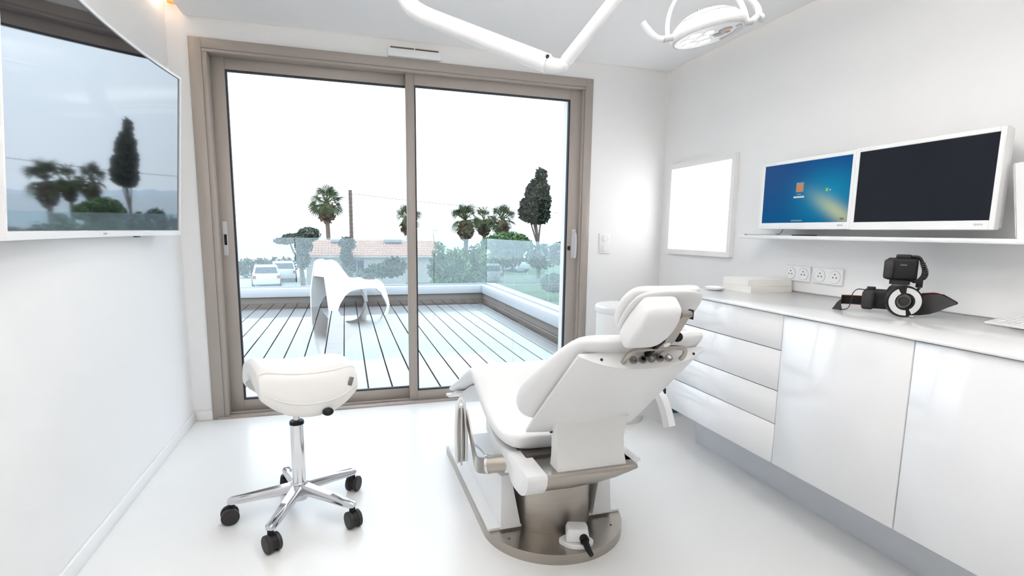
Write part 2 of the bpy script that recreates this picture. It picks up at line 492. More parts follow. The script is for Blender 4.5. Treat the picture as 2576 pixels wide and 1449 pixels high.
# parapet with pale cap, darker wall below
M_PCAP = mat('parapet_cap', (0.50, 0.53, 0.56), 0.4, noise=0.02, nscale=3)
M_PWALL = mat('parapet_render', (0.21, 0.185, 0.165), 0.8, noise=0.06, nscale=6)
par = thing('parapet', 'low rendered parapet with pale metal cap around the deck', 'parapet', (TX1, TY1, -0.5), kind='structure')
rbox('parapet_wall', M_PWALL, par, TX0, TX1+0.30, TY1, TY1+0.28, -2.5, 0.08)
rbox('parapet_wall', M_PWALL, par, TX1, TX1+0.28, DO-0.3, TY1, -2.5, 0.08)
rbox('cap', M_PCAP, par, TX0, TX1-0.03, TY1-0.03, TY1+0.30, 0.08, 0.222, 0.004)
rbox('cap', M_PCAP, par, TX1-0.03, TX1+0.32, DO+0.02, TY1+0.30, 0.08, 0.225, 0.004)
# glass balustrade panes standing in the cap
bal = thing('glass_balustrade', 'pale green frameless glass balustrade on the parapet', 'balustrade', (TX1+0.1, TY1+0.1, 0.22))
ys = TY1+0.12
xs = [TX0, -2.5, -0.80, 1.52, TX1+0.10]
for a, b in zip(xs[:-1], xs[1:]):
    rbox('glass_pane', M_BALGLASS, bal, a+0.006, b-0.006, ys, ys+0.014, 0.20, 1.055)
yq = [DO+0.1, 4.95, 6.43, 7.92, TY1+0.12]
for a, b in zip(yq[:-1], yq[1:]):
    rbox('glass_pane', M_BALGLASS, bal, TX1+0.10, TX1+0.114, a+0.006, b-0.006, 0.20, 1.07)
M_CLAMP = mat('channel_metal', (0.45, 0.48, 0.50), 0.4, 1.0, noise=0.03)
rbox('base_channel', M_CLAMP, bal, TX0, TX1+0.13, ys-0.02, ys+0.034, 0.218, 0.245)
rbox('base_channel', M_CLAMP, bal, TX1+0.08, TX1+0.134, DO+0.1, ys-0.02, 0.218, 0.245)

# ---- white plastic lounge seat on the deck: arched back, saddle seat, four splayed legs
def terrace_chair():
    t = thing('terrace_chair', 'white moulded plastic lounge chair standing on the wet deck', 'chair', (0.05, 8.85, ZD))
    Mw = mat('white_moulded_plastic', (0.83, 0.84, 0.84), 0.35, noise=0.01)
    Fv = Vector((0.86, 0.51, 0)).normalized(); Lv = Vector((-Fv.y, Fv.x, 0))
    O = Vector((-0.385, 8.66, ZD))
    # side outline (s forward, z up): back at s=0, seat to s=1
    side = [(-0.02, 0.0), (0.115, 0.0), (0.17, 0.10), (0.25, 0.20), (0.34, 0.265), (0.46, 0.29), (0.70, 0.30), (0.80, 0.285), (0.88, 0.22), (0.955, 0.08), (0.985, 0.0), (1.03, 0.0), (1.00, 0.18), (0.955, 0.34), (0.92, 0.395), (0.86, 0.425), (0.74, 0.425), (0.60, 0.445), (0.48, 0.435), (0.40, 0.455), (0.34, 0.52), (0.26, 0.64), (0.20, 0.725), (0.13, 0.762), (0.05, 0.755), (0.0, 0.72), (-0.025, 0.50), (-0.03, 0.25)]
    def lat(sv, z):
        return (0.245 + 0.045*max(0.0, min(1.0, sv))) * (1 - 0.36*max(0.0, z-0.30)/0.45) + 0.05*(1-min(1.0, z/0.45))
    for sg in (-1, 1):
        a = [O + Fv*sv + Lv*(sg*lat(sv, z)) + Vector((0, 0, z)) for sv, z in side]
        b = [O + Fv*sv + Lv*(sg*(lat(sv, z)-0.035)) + Vector((0, 0, z)) for sv, z in side]
        MB().loft([a, b]).bevel(0.008, 2, 0.9).build('side_panel', Mw, t, True, 0.7)
    top = [(-0.02, 0.50), (0.0, 0.70), (0.05, 0.745), (0.13, 0.752), (0.20, 0.715), (0.26, 0.63), (0.34, 0.51), (0.40, 0.445), (0.48, 0.425), (0.60, 0.43), (0.74, 0.415), (0.86, 0.412), (0.92, 0.38), (0.95, 0.33)]
    rings = []
    for k, (sv, z) in enumerate(top):
        p, q = top[max(0, k-1)], top[min(len(top)-1, k+1)]
        d_ = Vector((q[0]-p[0], q[1]-p[1], 0)).normalized(); nn = Vector((-d_.y, d_.x, 0))
        r = []
        for off in (0.0, -0.03):
            row = []
            for m_ in range(9):
                f_ = -1 + 2*m_/8
                dip = -0.035*(1-f_*f_)
                s2, z2 = sv + nn.x*(off+dip), z + nn.y*(off+dip)
                row.append(O + Fv*s2 + Lv*(f_*(lat(sv, z)-0.004)) + Vector((0, 0, z2)))
            r += row if off == 0.0 else list(reversed(row))
        rings.append(r)
    MB().loft(rings).build('seat_shell', Mw, t, True, 1.2)
terrace_chair()

# ================================================================== BEYOND THE TERRACE
GZ = -2.5
M_GROUND = mat('pale_ground', (0.42, 0.40, 0.38), 0.9, noise=0.12, nscale=0.3)
M_LAWN = mat('lawn', (0.07, 0.12, 0.05), 0.9, noise=0.3, nscale=1.5)
tag(rbox('ground', M_GROUND, None, -60, 110, 9.9, 85, GZ-0.5, GZ), 'pale street level ground beyond the terrace', 'ground', kind='structure')
tag(rbox('lawn', M_LAWN, None, 4.0, 60, 16, 62, GZ, GZ+0.03), 'green lawn at the right beyond the balustrade', 'lawn', kind='structure')
M_SEA = mat('sea', (0.10, 0.16, 0.20), 0.22, noise=0.1, nscale=0.02)
tag(rbox('sea', M_SEA, None, -2500, 2500, 85, 4200, GZ-1.5, GZ-1.0), 'pale grey sea reaching to the horizon', 'sea', kind='structure')
b = MB()
hp = [(500+60*i, 8+10*abs(math.sin(i*0.9))+14*math.exp(-((i-14)/7)**2)) for i in range(30)]
b.loft([[Vector((x_, 3000, GZ-1)), Vector((x_, 3000+40, h)), Vector((x_, 3200, h*0.8)), Vector((x_, 3300, GZ-1))] for x_, h in hp])
tag(b.build('hills', mat('hazed_hills', (0.50, 0.56, 0.62), 0.9, noise=0.05, nscale=0.01)), 'low hills along the far shore, paled by haze in their colour', 'hills', kind='structure')  # distance haze is put into the pale hill colour

def leaf_cloud(blobs, n, size, seedv, zsq=1.0):
    """many small bent leaves scattered through ellipsoid blobs -> one mesh"""
    g = np.random.default_rng(seedv)
    vol = np.array([bl[3]*bl[4]*bl[5] for bl in blobs])**0.67
    idx = g.choice(len(blobs), n, p=vol/vol.sum())
    B = np.array(blobs)[idx]
    d = g.normal(size=(n, 3)); d /= np.linalg.norm(d, axis=1)[:, None]
    r = g.uniform(0.55, 1.05, n)[:, None]
    c = B[:, :3] + d*r*B[:, 3:6]
    a = g.normal(size=(n, 3)); a /= np.linalg.norm(a, axis=1)[:, None]
    b_ = np.cross(a, g.normal(size=(n, 3))); b_ /= np.linalg.norm(b_, axis=1)[:, None]
    s = size*g.uniform(0.6, 1.4, n)[:, None]
    v = np.stack([c-a*s, c+b_*s*0.45, c+a*s, c-b_*s*0.45], 1).reshape(-1, 3)
    fs = np.arange(4*n).reshape(-1, 4)
    me = bpy.data.meshes.new('foliage')
    me.from_pydata(v.tolist(), [], fs.tolist())
    return me

def foliage_mat(name, c0, c1, sc):
    m = mat(name, c0, 0.7, spec=0.2)
    t = m.node_tree; b_ = t.nodes['Principled BSDF']
    geo = t.nodes.new('ShaderNodeNewGeometry')
    n = t.nodes.new('ShaderNodeTexNoise'); n.inputs['Scale'].default_value = sc; n.inputs['Detail'].default_value = 6
    mx = t.nodes.new('ShaderNodeMix'); mx.data_type = 'RGBA'
    mx.inputs[6].default_value = (*c0, 1); mx.inputs[7].default_value = (*c1, 1)
    rr = t.nodes.new('ShaderNodeMapRange'); rr.inputs['From Min'].default_value = 0.35; rr.inputs['From Max'].default_value = 0.65
    t.links.new(geo.outputs['Position'], n.inputs[0])
    t.links.new(n.outputs[0], rr.inputs['Value']); t.links.new(rr.outputs[0], mx.inputs[0])
    t.links.new(mx.outputs[2], b_.inputs['Base Color'])
    return m
M_CYP = foliage_mat('cypress_foliage', (0.016, 0.024, 0.018), (0.05, 0.06, 0.04), 2.0)
M_PINE = foliage_mat('grey_green_foliage', (0.03, 0.045, 0.035), (0.10, 0.12, 0.09), 2.0)
M_SHRUB = foliage_mat('shrub_foliage', (0.03, 0.075, 0.03), (0.13, 0.22, 0.08), 3.0)
M_HEDGE = foliage_mat('hedge_foliage', (0.025, 0.05, 0.035), (0.07, 0.11, 0.06), 1.5)
M_FROND = foliage_mat('palm_frond', (0.03, 0.05, 0.02), (0.11, 0.13, 0.06), 1.0)
M_SKIRT = foliage_mat('palm_skirt', (0.06, 0.045, 0.03), (0.16, 0.12, 0.08), 1.5)
M_TRUNK = mat('trunk_bark', (0.13, 0.10, 0.08), 0.9, noise=0.3, nscale=4)

# ---- fan palms
def frond_mesh(rad):
    b = MB()
    b.strip([(0, 0, 0), (0.45*rad, 0, 0.10*rad), (0.62*rad, 0, 0.10*rad)], (0, 0.05, 0), 0.03)
    n = 11
    for k in range(n):
        a = (k-(n-1)/2)*0.27
        c = Vector((0.6*rad, 0, 0.10*rad))
        d = Vector((math.cos(a), math.sin(a), 0))
        L = rad*(0.62 - 0.10*abs(a))
        w = Vector((-d.y, d.x, 0))*0.030*rad
        p1 = c + d*L*0.55 + Vector((0, 0, 0.01*rad)); p2 = c + d*L + Vector((0, 0, -0.14*rad))
        f_ = Vector((0, 0, 0.03*rad))
        b.quad(c, p1-w, p2, p1+f_); b.quad(c, p1+f_, p2, p1+w)
    me = bpy.data.meshes.new('frond'); b.bm.to_mesh(me); b.bm.free(); me.materials.append(M_FROND); return me
FROND = frond_mesh(1.0)
def palm(x, y, ztop, rad, label, nfr=26, seedv=1):
    g = random.Random(seedv)
    t = thing('fan_palm', label, 'palm tree', (x, y, GZ), 'fan palms beyond the terrace')
    hc = ztop - rad*0.85
    MB().tube([(x, y, GZ), (x+0.05, y, (GZ+hc)/2), (x, y, hc)], [0.22, 0.17, 0.16], 10).build('trunk', M_TRUNK, t, True)
    me = leaf_cloud([(x, y, hc-rad*0.55, rad*0.42, rad*0.42, rad*0.55)], 260, rad*0.20, seedv)
    mesh_obj('dead_frond_skirt', me, M_SKIRT, t)
    for k in range(nfr):
        o = bpy.data.objects.new('frond', FROND)
        o.location = (x, y, hc)
        el = -0.9 + 2.3*g.random()
        s = rad*g.uniform(0.72, 1.0)
        rm = Matrix.Rotation(k*2.399 + g.uniform(-0.2, 0.2), 4, 'Z') @ Matrix.Rotation(-el, 4, 'Y') @ Matrix.Rotation(g.uniform(-1.3, 1.3), 4, 'X')
        o.rotation_euler = rm.to_euler()
        o.scale = (s, s, s)
        link(o, t)
palm(-1.33, 46, 4.50, 1.45, 'fan palm standing alone left of the wooden pole', 40, 1)
palm(5.12, 46, 3.25, 1.25, 'fan palm partly behind the middle window stile', 34, 2)
palm(8.75, 40, 3.10, 1.30, 'fan palm with the widest crown in the row of three', 36, 3)
palm(11.35, 44.5, 3.15, 1.2, 'middle fan palm in the row of three', 34, 4)
palm(12.2, 42, 3.2, 1.30, 'fan palm of the row of three beside the tall cypress', 34, 5)

# ---- tall cypress with bare forked stems
cyp = thing('cypress', 'tall dark cypress with bare forked stems near the right sash', 'tree', (14.5, 40, GZ))
Y = 40
cb = [(14.75, Y, 5.3, 0.50, 0.50, 0.85), (14.6, Y, 4.5, 0.85, 0.7, 0.9), (14.45, Y, 3.7, 1.05, 0.8, 0.9), (14.2, Y, 3.0, 1.15, 0.9, 0.85), (13.75, Y, 2.65, 0.75, 0.7, 0.7), (14.9, Y, 2.7, 0.65, 0.7, 0.8), (14.5, Y, 2.3, 0.95, 0.8, 0.5), (15.05, Y, 3.6, 0.55, 0.6, 0.9), (13.6, Y, 3.3, 0.55, 0.5, 0.5), (14.0, Y, 4.3, 0.5, 0.5, 0.6)]
mesh_obj('crown', leaf_cloud(cb, 9000, 0.16, 11), M_CYP, cyp)
MB().tube([(14.75, Y, GZ), (14.6, Y, 0.5), (14.35, Y, 2.2), (14.5, Y, 4.0)], [0.17, 0.14, 0.10, 0.05], 8).build('trunk', M_TRUNK, cyp, True)
for p in (((14.6, Y, 0.2), (14.1, Y, 1.6), (13.8, Y, 2.4)), ((14.62, Y, 0.0), (14.75, Y, 1.5), (14.9, Y, 2.6)), ((14.6, Y, 0.6), (14.3, Y, 1.6), (14.1, Y, 2.6))):
    MB().tube(p, [0.08, 0.06, 0.04], 6).build('branch', M_TRUNK, cyp, True)

# ---- flat pine in front of the house, shrubs, hedges
def shrub(name, label, blobs, n, size, m, seedv, stem=None, group=None, cat='shrub'):
    bx = blobs[0]
    t = thing(name, label, cat, (bx[0], bx[1], GZ), group)
    mesh_obj('foliage', leaf_cloud(blobs, n, size, seedv), m, t)
    if stem:
        for s_ in stem:
            MB().tube(s_[0], s_[1], 7).build('stem', M_TRUNK, t, True)
    return t
shrub('pine_tree', 'spreading grey-green pine at the left end of the house', [(-2.9, 36, 0.62, 0.85, 0.8, 0.30), (-2.15, 36, 0.88, 0.68, 0.7, 0.42), (-3.6, 36, 0.45, 0.6, 0.6, 0.2), (-2.5, 36, 0.15, 0.55, 0.6, 0.5), (-2.6, 36, -0.7, 0.45, 0.5, 0.6)], 6500, 0.09, M_PINE, 21,
      [([(-2.6, 36, GZ), (-2.7, 36, -0.8), (-2.6, 36, 0.5)], [0.16, 0.12, 0.07]), ([(-2.65, 36, -1.0), (-3.1, 36, -0.2), (-3.3, 36, 0.4)], [0.08, 0.06, 0.04])], cat='tree')
shrub('climbing_shrub', 'grey-green climber in front of the tiled roof by the pole', [(0.15, 37, 0.25, 0.55, 0.4, 0.5), (0.05, 37, -0.6, 0.42, 0.4, 0.7), (0.1, 37, -1.6, 0.35, 0.35, 0.8)], 2600, 0.085, M_PINE, 22)
shrub('shrub', 'low shrub under the house windows', [(2.0, 34.5, -1.35, 0.8, 0.5, 0.45), (2.9, 34.5, -1.1, 0.8, 0.5, 0.65), (1.2, 34.5, -1.6, 0.6, 0.5, 0.4)], 2200, 0.12, M_HEDGE, 23)
shrub('leafy_shrub', 'big leafy green shrub just beyond the balustrade', [(2.85, 14, 0.20, 0.55, 0.5, 0.55), (3.25, 14.2, -0.10, 0.5, 0.5, 0.65), (2.55, 14, -0.35, 0.45, 0.45, 0.5), (2.9, 14, -1.2, 0.7, 0.6, 0.9), (3.4, 14, 0.45, 0.3, 0.35, 0.4), (2.35, 14, 0.62, 0.16, 0.2, 0.3)], 6500, 0.065, M_SHRUB, 24,
      [([(2.9, 14, GZ), (2.9, 14, -1.0), (2.8, 14, 0.2)], [0.06, 0.05, 0.03]), ([(2.5, 14, 0.3), (2.25, 14, 0.75), (2.2, 14, 1.15)], [0.012, 0.01, 0.005])])
shrub('rounded_tree', 'rounded green tree below the row of three palms', [(11.6, 38, 0.55, 1.5, 1.0, 0.62), (10.4, 38, 0.35, 0.9, 0.8, 0.5), (12.6, 38, 0.2, 0.9, 0.8, 0.5), (11.4, 38, -0.6, 1.3, 0.9, 0.8)], 4500, 0.16, M_SHRUB, 25, cat='tree')
shrub('hedge', 'dark hedge along the lawn below the cypress', [(13.5+1.6*i, 36, -0.55+0.25*math.sin(i*2.1), 1.2, 0.9, 0.85) for i in range(8)], 6500, 0.17, M_HEDGE, 26, cat='hedge')
shrub('hedge', 'grey hedge behind the white cars at the left', [(-11.5+0.9*i, 44, -1.75, 0.7, 0.5, 0.75) for i in range(9)], 3000, 0.16, M_HEDGE, 27, cat='hedge')
shrub('hedge', 'green hedge across the lawn between shrub and balustrade corner', [(5.2+0.9*i, 30, -0.95+0.3*math.sin(i*1.7), 0.8, 0.7, 0.8) for i in range(4)], 3300, 0.13, M_HEDGE, 28, cat='hedge')
shrub('shrub', 'low round shrub on the lawn at the far right', [(10.8, 27, -1.55, 0.7, 0.6, 0.5)], 1200, 0.11, M_HEDGE, 29)
shrub('evergreen_tree', 'dark evergreen further right, mirrored in the big screen', [(27.5, 38, 1.6, 2.2, 1.6, 1.8), (28.5, 38, 0.0, 2.5, 1.6, 1.6)], 4500, 0.22, M_CYP, 30, [([(27.8, 38, GZ), (27.8, 38, 0)], [0.2, 0.16])], cat='tree')
palm(20.5, 38, 3.0, 1.5, 'fan palm right of the cypress, hidden from the window view', 24, 6)
palm(23.5, 38, 2.9, 1.5, 'fan palm far right, mirrored beside the evergreen', 24, 7)

# ---- wooden utility pole with wire
PX, PY = 0.523, 46.0
pole = thing('utility_pole', 'dark wooden utility pole beside the lone fan palm', 'pole', (PX, PY, GZ))
rbox('post', mat('weathered_wood', (0.12, 0.10, 0.09), 0.85, noise=0.25, nscale=3), pole, PX-0.14, PX+0.14, PY-0.12, PY+0.12, GZ, 4.38, 0.02)
for k in range(12):
    rbox('step', M_TRUNK, pole, PX-0.18, PX+0.18, PY-0.14, PY-0.12, 0.3+0.34*k, 0.34+0.34*k)
MB().cyl((PX+0.14, PY, 4.05), (PX+0.36, PY, 4.05), 0.035, n=8).build('insulator_arm', M_LGREY, pole, True)
tag(MB().tube([(PX+0.36+28*f_, PY, 4.07 - 1.2*f_ - 1.5*f_*(1-f_)) for f_ in [i/16 for i in range(17)]], 0.017, 5).build('overhead_wire', M_DGREY, None, True), 'thin overhead wire running right from the wooden pole', 'wire')

# ---- house with tiled roof
hs = thing('house', 'low cream house with a red tiled roof and dark windows', 'house', (1.5, 40, GZ))
M_HWALL = mat('cream_render', (0.42, 0.39, 0.36), 0.85, noise=0.05, nscale=0.8)
M_TILE = mat('terracotta_tiles', (0.42, 0.23, 0.17), 0.85, noise=0.25, nscale=2.0)
HX0, HX1, HY0, HY1, HZE, HZR = -2.5, 6.2, 38.0, 44.0, -0.50, 0.42
rbox('wall', M_HWALL, hs, HX0, HX1, HY0, HY1, GZ, HZE)
b = MB()
ncol = 44
wcol = (HX1-HX0+0.6)/ncol
for k in range(ncol):
    x0 = HX0-0.3+k*wcol
    ring = lambda y_, z_: [Vector((x0+wcol*j/4, y_, z_ + 0.055*math.sin(PI*j/4))) for j in range(5)] + [Vector((x0+wcol, y_, z_-0.05)), Vector((x0, y_, z_-0.05))]
    nrow = 7
    for rr_ in range(nrow):
        y0 = HY0-0.35 + (41-HY0+0.35)*rr_/nrow; y1 = HY0-0.35 + (41-HY0+0.35)*(rr_+1)/nrow
        z0 = HZE-0.06 + (HZR-HZE+0.06)*rr_/nrow; z1 = HZE-0.06 + (HZR-HZE+0.06)*(rr_+1)/nrow
        b.loft([ring(y0, z0+0.03), ring(y1, z1)])
b.build('roof_tiles', M_TILE, hs)['kind'] = 'stuff'
MB().prismx([(HY0-0.3, HZE-0.12), (41, HZR-0.06), (HY1+0.3, HZE-0.12)], HX0-0.28, HX1+0.28).build('roof', M_TILE, hs)
rbox('gutter', M_HWALL, hs, HX0-0.3, HX1+0.3, HY0-0.42, HY0-0.34, HZE-0.16, HZE-0.07)
M_HWIN = mat('dark_window', (0.03, 0.05, 0.07), 0.15, noise=0.2)
for (x0, x1, z0, z1) in ((0.28, 1.18, -1.72, -0.84), (2.95, 3.75, -1.70, -0.90), (-1.75, -1.05, -1.75, -0.85)):
    w_ = rbox('window', M_HWALL, hs, x0-0.08, x1+0.08, HY0-0.05, HY0+0.02, z0-0.08, z1+0.08)
    for xa, xb in ((x0, (x0+x1)/2-0.03), ((x0+x1)/2+0.03, x1)):
        rbox('pane', M_HWIN, w_, xa, xb, HY0-0.06, HY0-0.045, z0, z1)
sk = rbox('roof_light', mat('grey_metal', (0.25, 0.27, 0.29), 0.5, noise=0.05), hs, 2.75, 4.0, 40.0, 40.9, 0.30, 0.52, 0.02)
sk = rbox('roof_light', MATS['grey_metal'], hs, -0.9, -0.1, 40.0, 40.9, 0.30, 0.50, 0.02)

# ---- parked cars
def car(x, y, rz, label, col, s=1.0):
    t = thing('car', label, 'car', (x, y, GZ), 'parked cars')
    m = mat('car_paint_%d' % int(col[0]*100), col, 0.3, coat=0.6, noise=0.01)
    T = Matrix.Translation((x, y, GZ)) @ Matrix.Rotation(rz, 4, 'Z') @ Matrix.Scale(s, 4)
    # body, length along local y, rear at -y
    prof = [(-2.0, 0.45, 0.80), (-1.95, 0.30, 0.95), (-1.2, 0.28, 0.98), (0.7, 0.28, 0.95), (1.7, 0.30, 0.85), (2.0, 0.40, 0.70)]
    rings = []
    for (yy, zb, zt) in prof:
        w = 0.86 if abs(yy) < 1.9 else 0.80
        rings.append([Vector(p) for p in ((-w, yy, zb), (w, yy, zb), (w, yy, (zb+zt)/2), (w*0.96, yy, zt), (-w*0.96, yy, zt), (-w, yy, (zb+zt)/2))])
    MB().loft(rings, mtx=T).bevel(0.03*s, 1).build('body', m, t, True)
    cab = [(-1.85, 0.94, 0.96, 0.80), (-1.55, 0.94, 1.45, 0.68), (-0.9, 0.94, 1.52, 0.66), (0.3, 0.94, 1.46, 0.66), (1.0, 0.93, 0.97, 0.78)]
    MB().loft([[Vector(p) for p in ((-0.82, yy, zb), (0.82, yy, zb), (w, yy, zt), (-w, yy, zt))] for yy, zb, zt, w in cab], mtx=T).bevel(0.03*s, 1).build('cabin', m, t, True)
    mg = M_HWIN
    MB().quad(*[T @ Vector(p) for p in ((-0.68, -1.835, 1.02), (0.68, -1.835, 1.02), (0.60, -1.60, 1.40), (-0.60, -1.60, 1.40))]).build('rear_window', mg, t)
    for sx in (-1, 1):
        MB().quad(*[T @ Vector(p) for p in ((sx*0.815, -1.5, 1.0), (sx*0.815, 0.7, 1.0), (sx*0.70, 0.2, 1.40), (sx*0.71, -1.4, 1.42))]).build('side_window', mg, t)
        MB().box(sx*0.72-0.1, sx*0.72+0.1, -2.02, -1.96, 0.68, 0.88, 0.0, 1, T).build('tail_light', mat('tail_light', (0.35, 0.05, 0.04), 0.3, noise=0.05), t)
        for yy in (-1.25, 1.25):
            c0, c1 = T @ Vector((sx*0.70, yy, 0.31)), T @ Vector((sx*0.88, yy, 0.31))
            MB().cyl(c0, c1, 0.31*s, n=18).build('wheel', M_RUBBER, t, True)
    return t
car(-4.95, 37.5, 0.15, 'white car parked nearest, left of the pine', (0.62, 0.62, 0.62), 0.95)
car(-4.35, 41.5, 0.15, 'white car parked just behind another white car', (0.60, 0.61, 0.62), 0.95)
car(15.0, 48.0, 0.35, 'light car behind the right-hand glass balustrade', (0.55, 0.58, 0.60), 0.95)

# ================================================================== BIG CURVED SCREEN ON THE LEFT WALL
def build_tv():
    t = thing('curved_screen', 'large white-framed curved screen on the left wall', 'television', (XL+0.05, 2.46, 1.16))
    YC, HW, KC = 2.46, 0.766, 0.086
    ZB, ZT = 1.160, 1.955
    def P(a, z, d):     # a = along wall, z height, d = depth in front of the screen face
        yy = YC + a
        xx = -0.884 + KC*a*a + (z-ZB)*0.068 + d
        return Vector((xx, yy, z))
    def cbox(mb, a0, a1, z0, z1, d0, d1, n=1):
        rings = []
        for k in range(n+1):
            a = a0 + (a1-a0)*k/n
            rings.append([P(a, z0, d0), P(a, z0, d1), P(a, z1, d1), P(a, z1, d0)])
        return mb.loft(rings)
    cbox(MB(), -HW, HW, ZB, ZT, -0.035, -0.006, 24).build('back_housing', M_WHITE, t, True)
    cbox(MB(), -HW+0.012, HW-0.012, ZB+0.026, ZT-0.012, -0.006, 0.0, 24).build('screen', M_SCREEN, t, True)
    bz = MB()
    cbox(bz, -HW, HW, ZB, ZB+0.024, -0.006, 0.006, 24); cbox(bz, -HW, HW, ZT-0.011, ZT, -0.006, 0.006, 24)
    cbox(bz, -HW, -HW+0.011, ZB+0.024, ZT-0.011, -0.006, 0.006, 1); cbox(bz, HW-0.011, HW, ZB+0.024, ZT-0.011, -0.006, 0.006, 1)
    bez = bz.build('bezel', M_WHITE, t, True, 0.5)
    c = P(-0.03, ZB+0.012, 0.0068)
    text_obj('lettering', 'SAMSUNG', 0.0075, M_LOGO, bez, axes(c, (0, 1, 0), (0.068, 0, 1), (1, 0, 0)))
    rbox('sensor', M_BLACK, bez, -0.86, -0.845, 2.66, 2.70, ZB-0.004, ZB, 0.001)
    w = MB(); w.box(XL+0.0005, XL+0.012, 2.25, 2.68, 1.40, 1.75); w.box(XL+0.012, XL+0.045, 2.30, 2.34, 1.45, 1.70); w.box(XL+0.012, XL+0.045, 2.58, 2.62, 1.45, 1.70)
    w.build('wall_bracket', M_BLACK, t)
build_tv()

# ================================================================== WALL FITTINGS
t = thing('air_vent', 'white slotted air vent above the sliding window', 'vent', (0.46, D, 2.29))
rbox('vent_body', M_WHITE, t, 0.292, 0.628, D-0.035, D, 2.292, 2.338, 0.004)
rbox('vent_hood', M_WHITEM, t, 0.300, 0.620, D-0.022, D, 2.338, 2.356, 0.002)
for k in range(2):
    rbox('slot', M_DSHADE, t, 0.308+0.156*k, 0.456+0.156*k, D-0.0235, D-0.0215, 2.341, 2.350)
t = thing('light_switch', 'white double light switch right of the window frame', 'switch', (1.86, D, 1.04))
rbox('plate', M_WHITE, t, 1.818, 1.908, D-0.008, D, 1.045, 1.200, 0.003)
for z in (1.085, 1.160):
    MB().cyl((1.863, D-0.0095, z), (1.863, D-0.008, z), 0.031, n=28).build('ring', M_BASEB, t, True)
    rk = rbox('rocker', M_WHITE, t, 1.845, 1.881, D-0.014, D-0.009, z-0.022, z+0.022, 0.003)
# backlit viewing panel on the right wall
M_LIGHTBOX = emit_mat('lightbox_diffuser', (1.0, 1.0, 1.0), 2.6)
t = thing('light_box', 'backlit white viewing panel in a pale frame on the right wall', 'light box', (XR-0.02, 3.16, 1.06))
rbox('diffuser', M_LIGHTBOX, t, XR-0.022, XR-0.016, 2.856, 3.500, 1.090, 1.668)
fr = MB(); x0, x1 = XR-0.030, XR-0.001
fr.box(x0, x1, 2.824, 2.856, 1.055, 1.703); fr.box(x0, x1, 3.500, 3.530, 1.055, 1.703); fr.box(x0, x1, 2.856, 3.500, 1.055, 1.090); fr.box(x0, x1, 2.856, 3.500, 1.668, 1.703)
fr.build('frame', M_LGREY if False else mat('pale_frame', (0.88, 0.875, 0.87), 0.5, noise=0.005), t)
rbox('back_plate', M_WHITEM, t, XR-0.016, XR-0.001, 2.856, 3.50, 1.09, 1.668)

# double sockets above the counter
def sockets(y0, y1, label):
    xs_ = XR-0.008
    t = thing('double_socket', label, 'socket', (xs_, (y0+y1)/2, 0.95), 'double sockets on the splash panel')
    rbox('plate', M_WHITE, t, xs_-0.010, xs_, y0, y1, 0.955, 1.037, 0.003)
    w = (y1-y0)/4
    for yc in (y0+w, y1-w):
        MB().cyl((xs_-0.0108, yc, 0.996), (xs_-0.010, yc, 0.996), 0.033, n=28).build('rim', M_LGREY, t, True)
        s_ = MB().cyl((xs_-0.012, yc, 0.996), (xs_-0.0105, yc, 0.996), 0.031, n=28).build('socket_face', M_BASEB, t, True)
        for dy, dz in ((0.010, -0.003), (-0.010, -0.003), (0, 0.013)):
            MB().cyl((xs_-0.0128, yc+dy, 0.996+dz), (xs_-0.0118, yc+dy, 0.996+dz), 0.0033, n=10).build('pin_hole', M_DGREY, s_, True)
sockets(2.206, 2.374, 'white double socket nearer the paper stack')
sockets(2.010, 2.186, 'white double socket nearer the camera')

# ================================================================== COUNTER AND CABINETS
CX, CZT, CYE, CY0 = 1.690, 0.895, 2.54, -1.2
ct = tag(rbox('countertop', M_COUNTER, None, CX-0.012, XR-0.008, CY0, CYE, CZT-0.012, CZT, 0.0015, 1), 'long white glossy counter top along the right wall', 'counter')
DZ = 0.248
tag(rbox('plinth', M_PLINTH, None, 1.930, XR-0.05, CY0, 2.525, 0.0, DZ-0.002), 'recessed pale plinth under the white cabinets', 'plinth')
M_CARC = mat('carcass', (0.55, 0.55, 0.56), 0.6, noise=0.01)
M_GAPD = mat('shadow_joint', (0.22, 0.21, 0.21), 0.7, noise=0.02)
Y1, Y2, Y3, Y4 = 1.707, 1.181, 0.655, 0.129
t = thing('drawer_unit', 'white handleless unit of four drawers at the counter end', 'cabinet', (2.0, 2.12, DZ))
rbox('carcass', M_CARC, t, CX+0.020, XR-0.02, Y1+0.002, CYE, DZ, CZT-0.018)
rbox('end_panel', M_GLOSSW, t, CX, XR-0.02, CYE-0.016, CYE, DZ, CZT-0.0155)
for z0, z1 in ((0.248, 0.4165), (0.4205, 0.5585), (0.5625, 0.7305), (0.7345, 0.8785)):
    rbox('drawer_front', M_GLOSSW, t, CX, CX+0.018, Y1+0.002, CYE-0.018, z0, z1, 0.0012, 1)
for y0, y1, lb in ((Y2, Y1, 'white handleless cupboard next to the drawers'), (Y3, Y2, 'white handleless cupboard below the keyboard'), (Y4, Y3, 'white handleless cupboard at the near end of the row')):
    t = thing('cupboard', lb, 'cabinet', (2.0, (y0+y1)/2, DZ), 'handleless cupboards under the counter')
    rbox('carcass', M_CARC, t, CX+0.020, XR-0.02, y0+0.001, y1-0.001, DZ, CZT-0.018)
    rbox('door', M_GLOSSW, t, CX, CX+0.018, y0+0.0022, y1-0.0022, DZ, CZT-0.0165, 0.0012, 1)

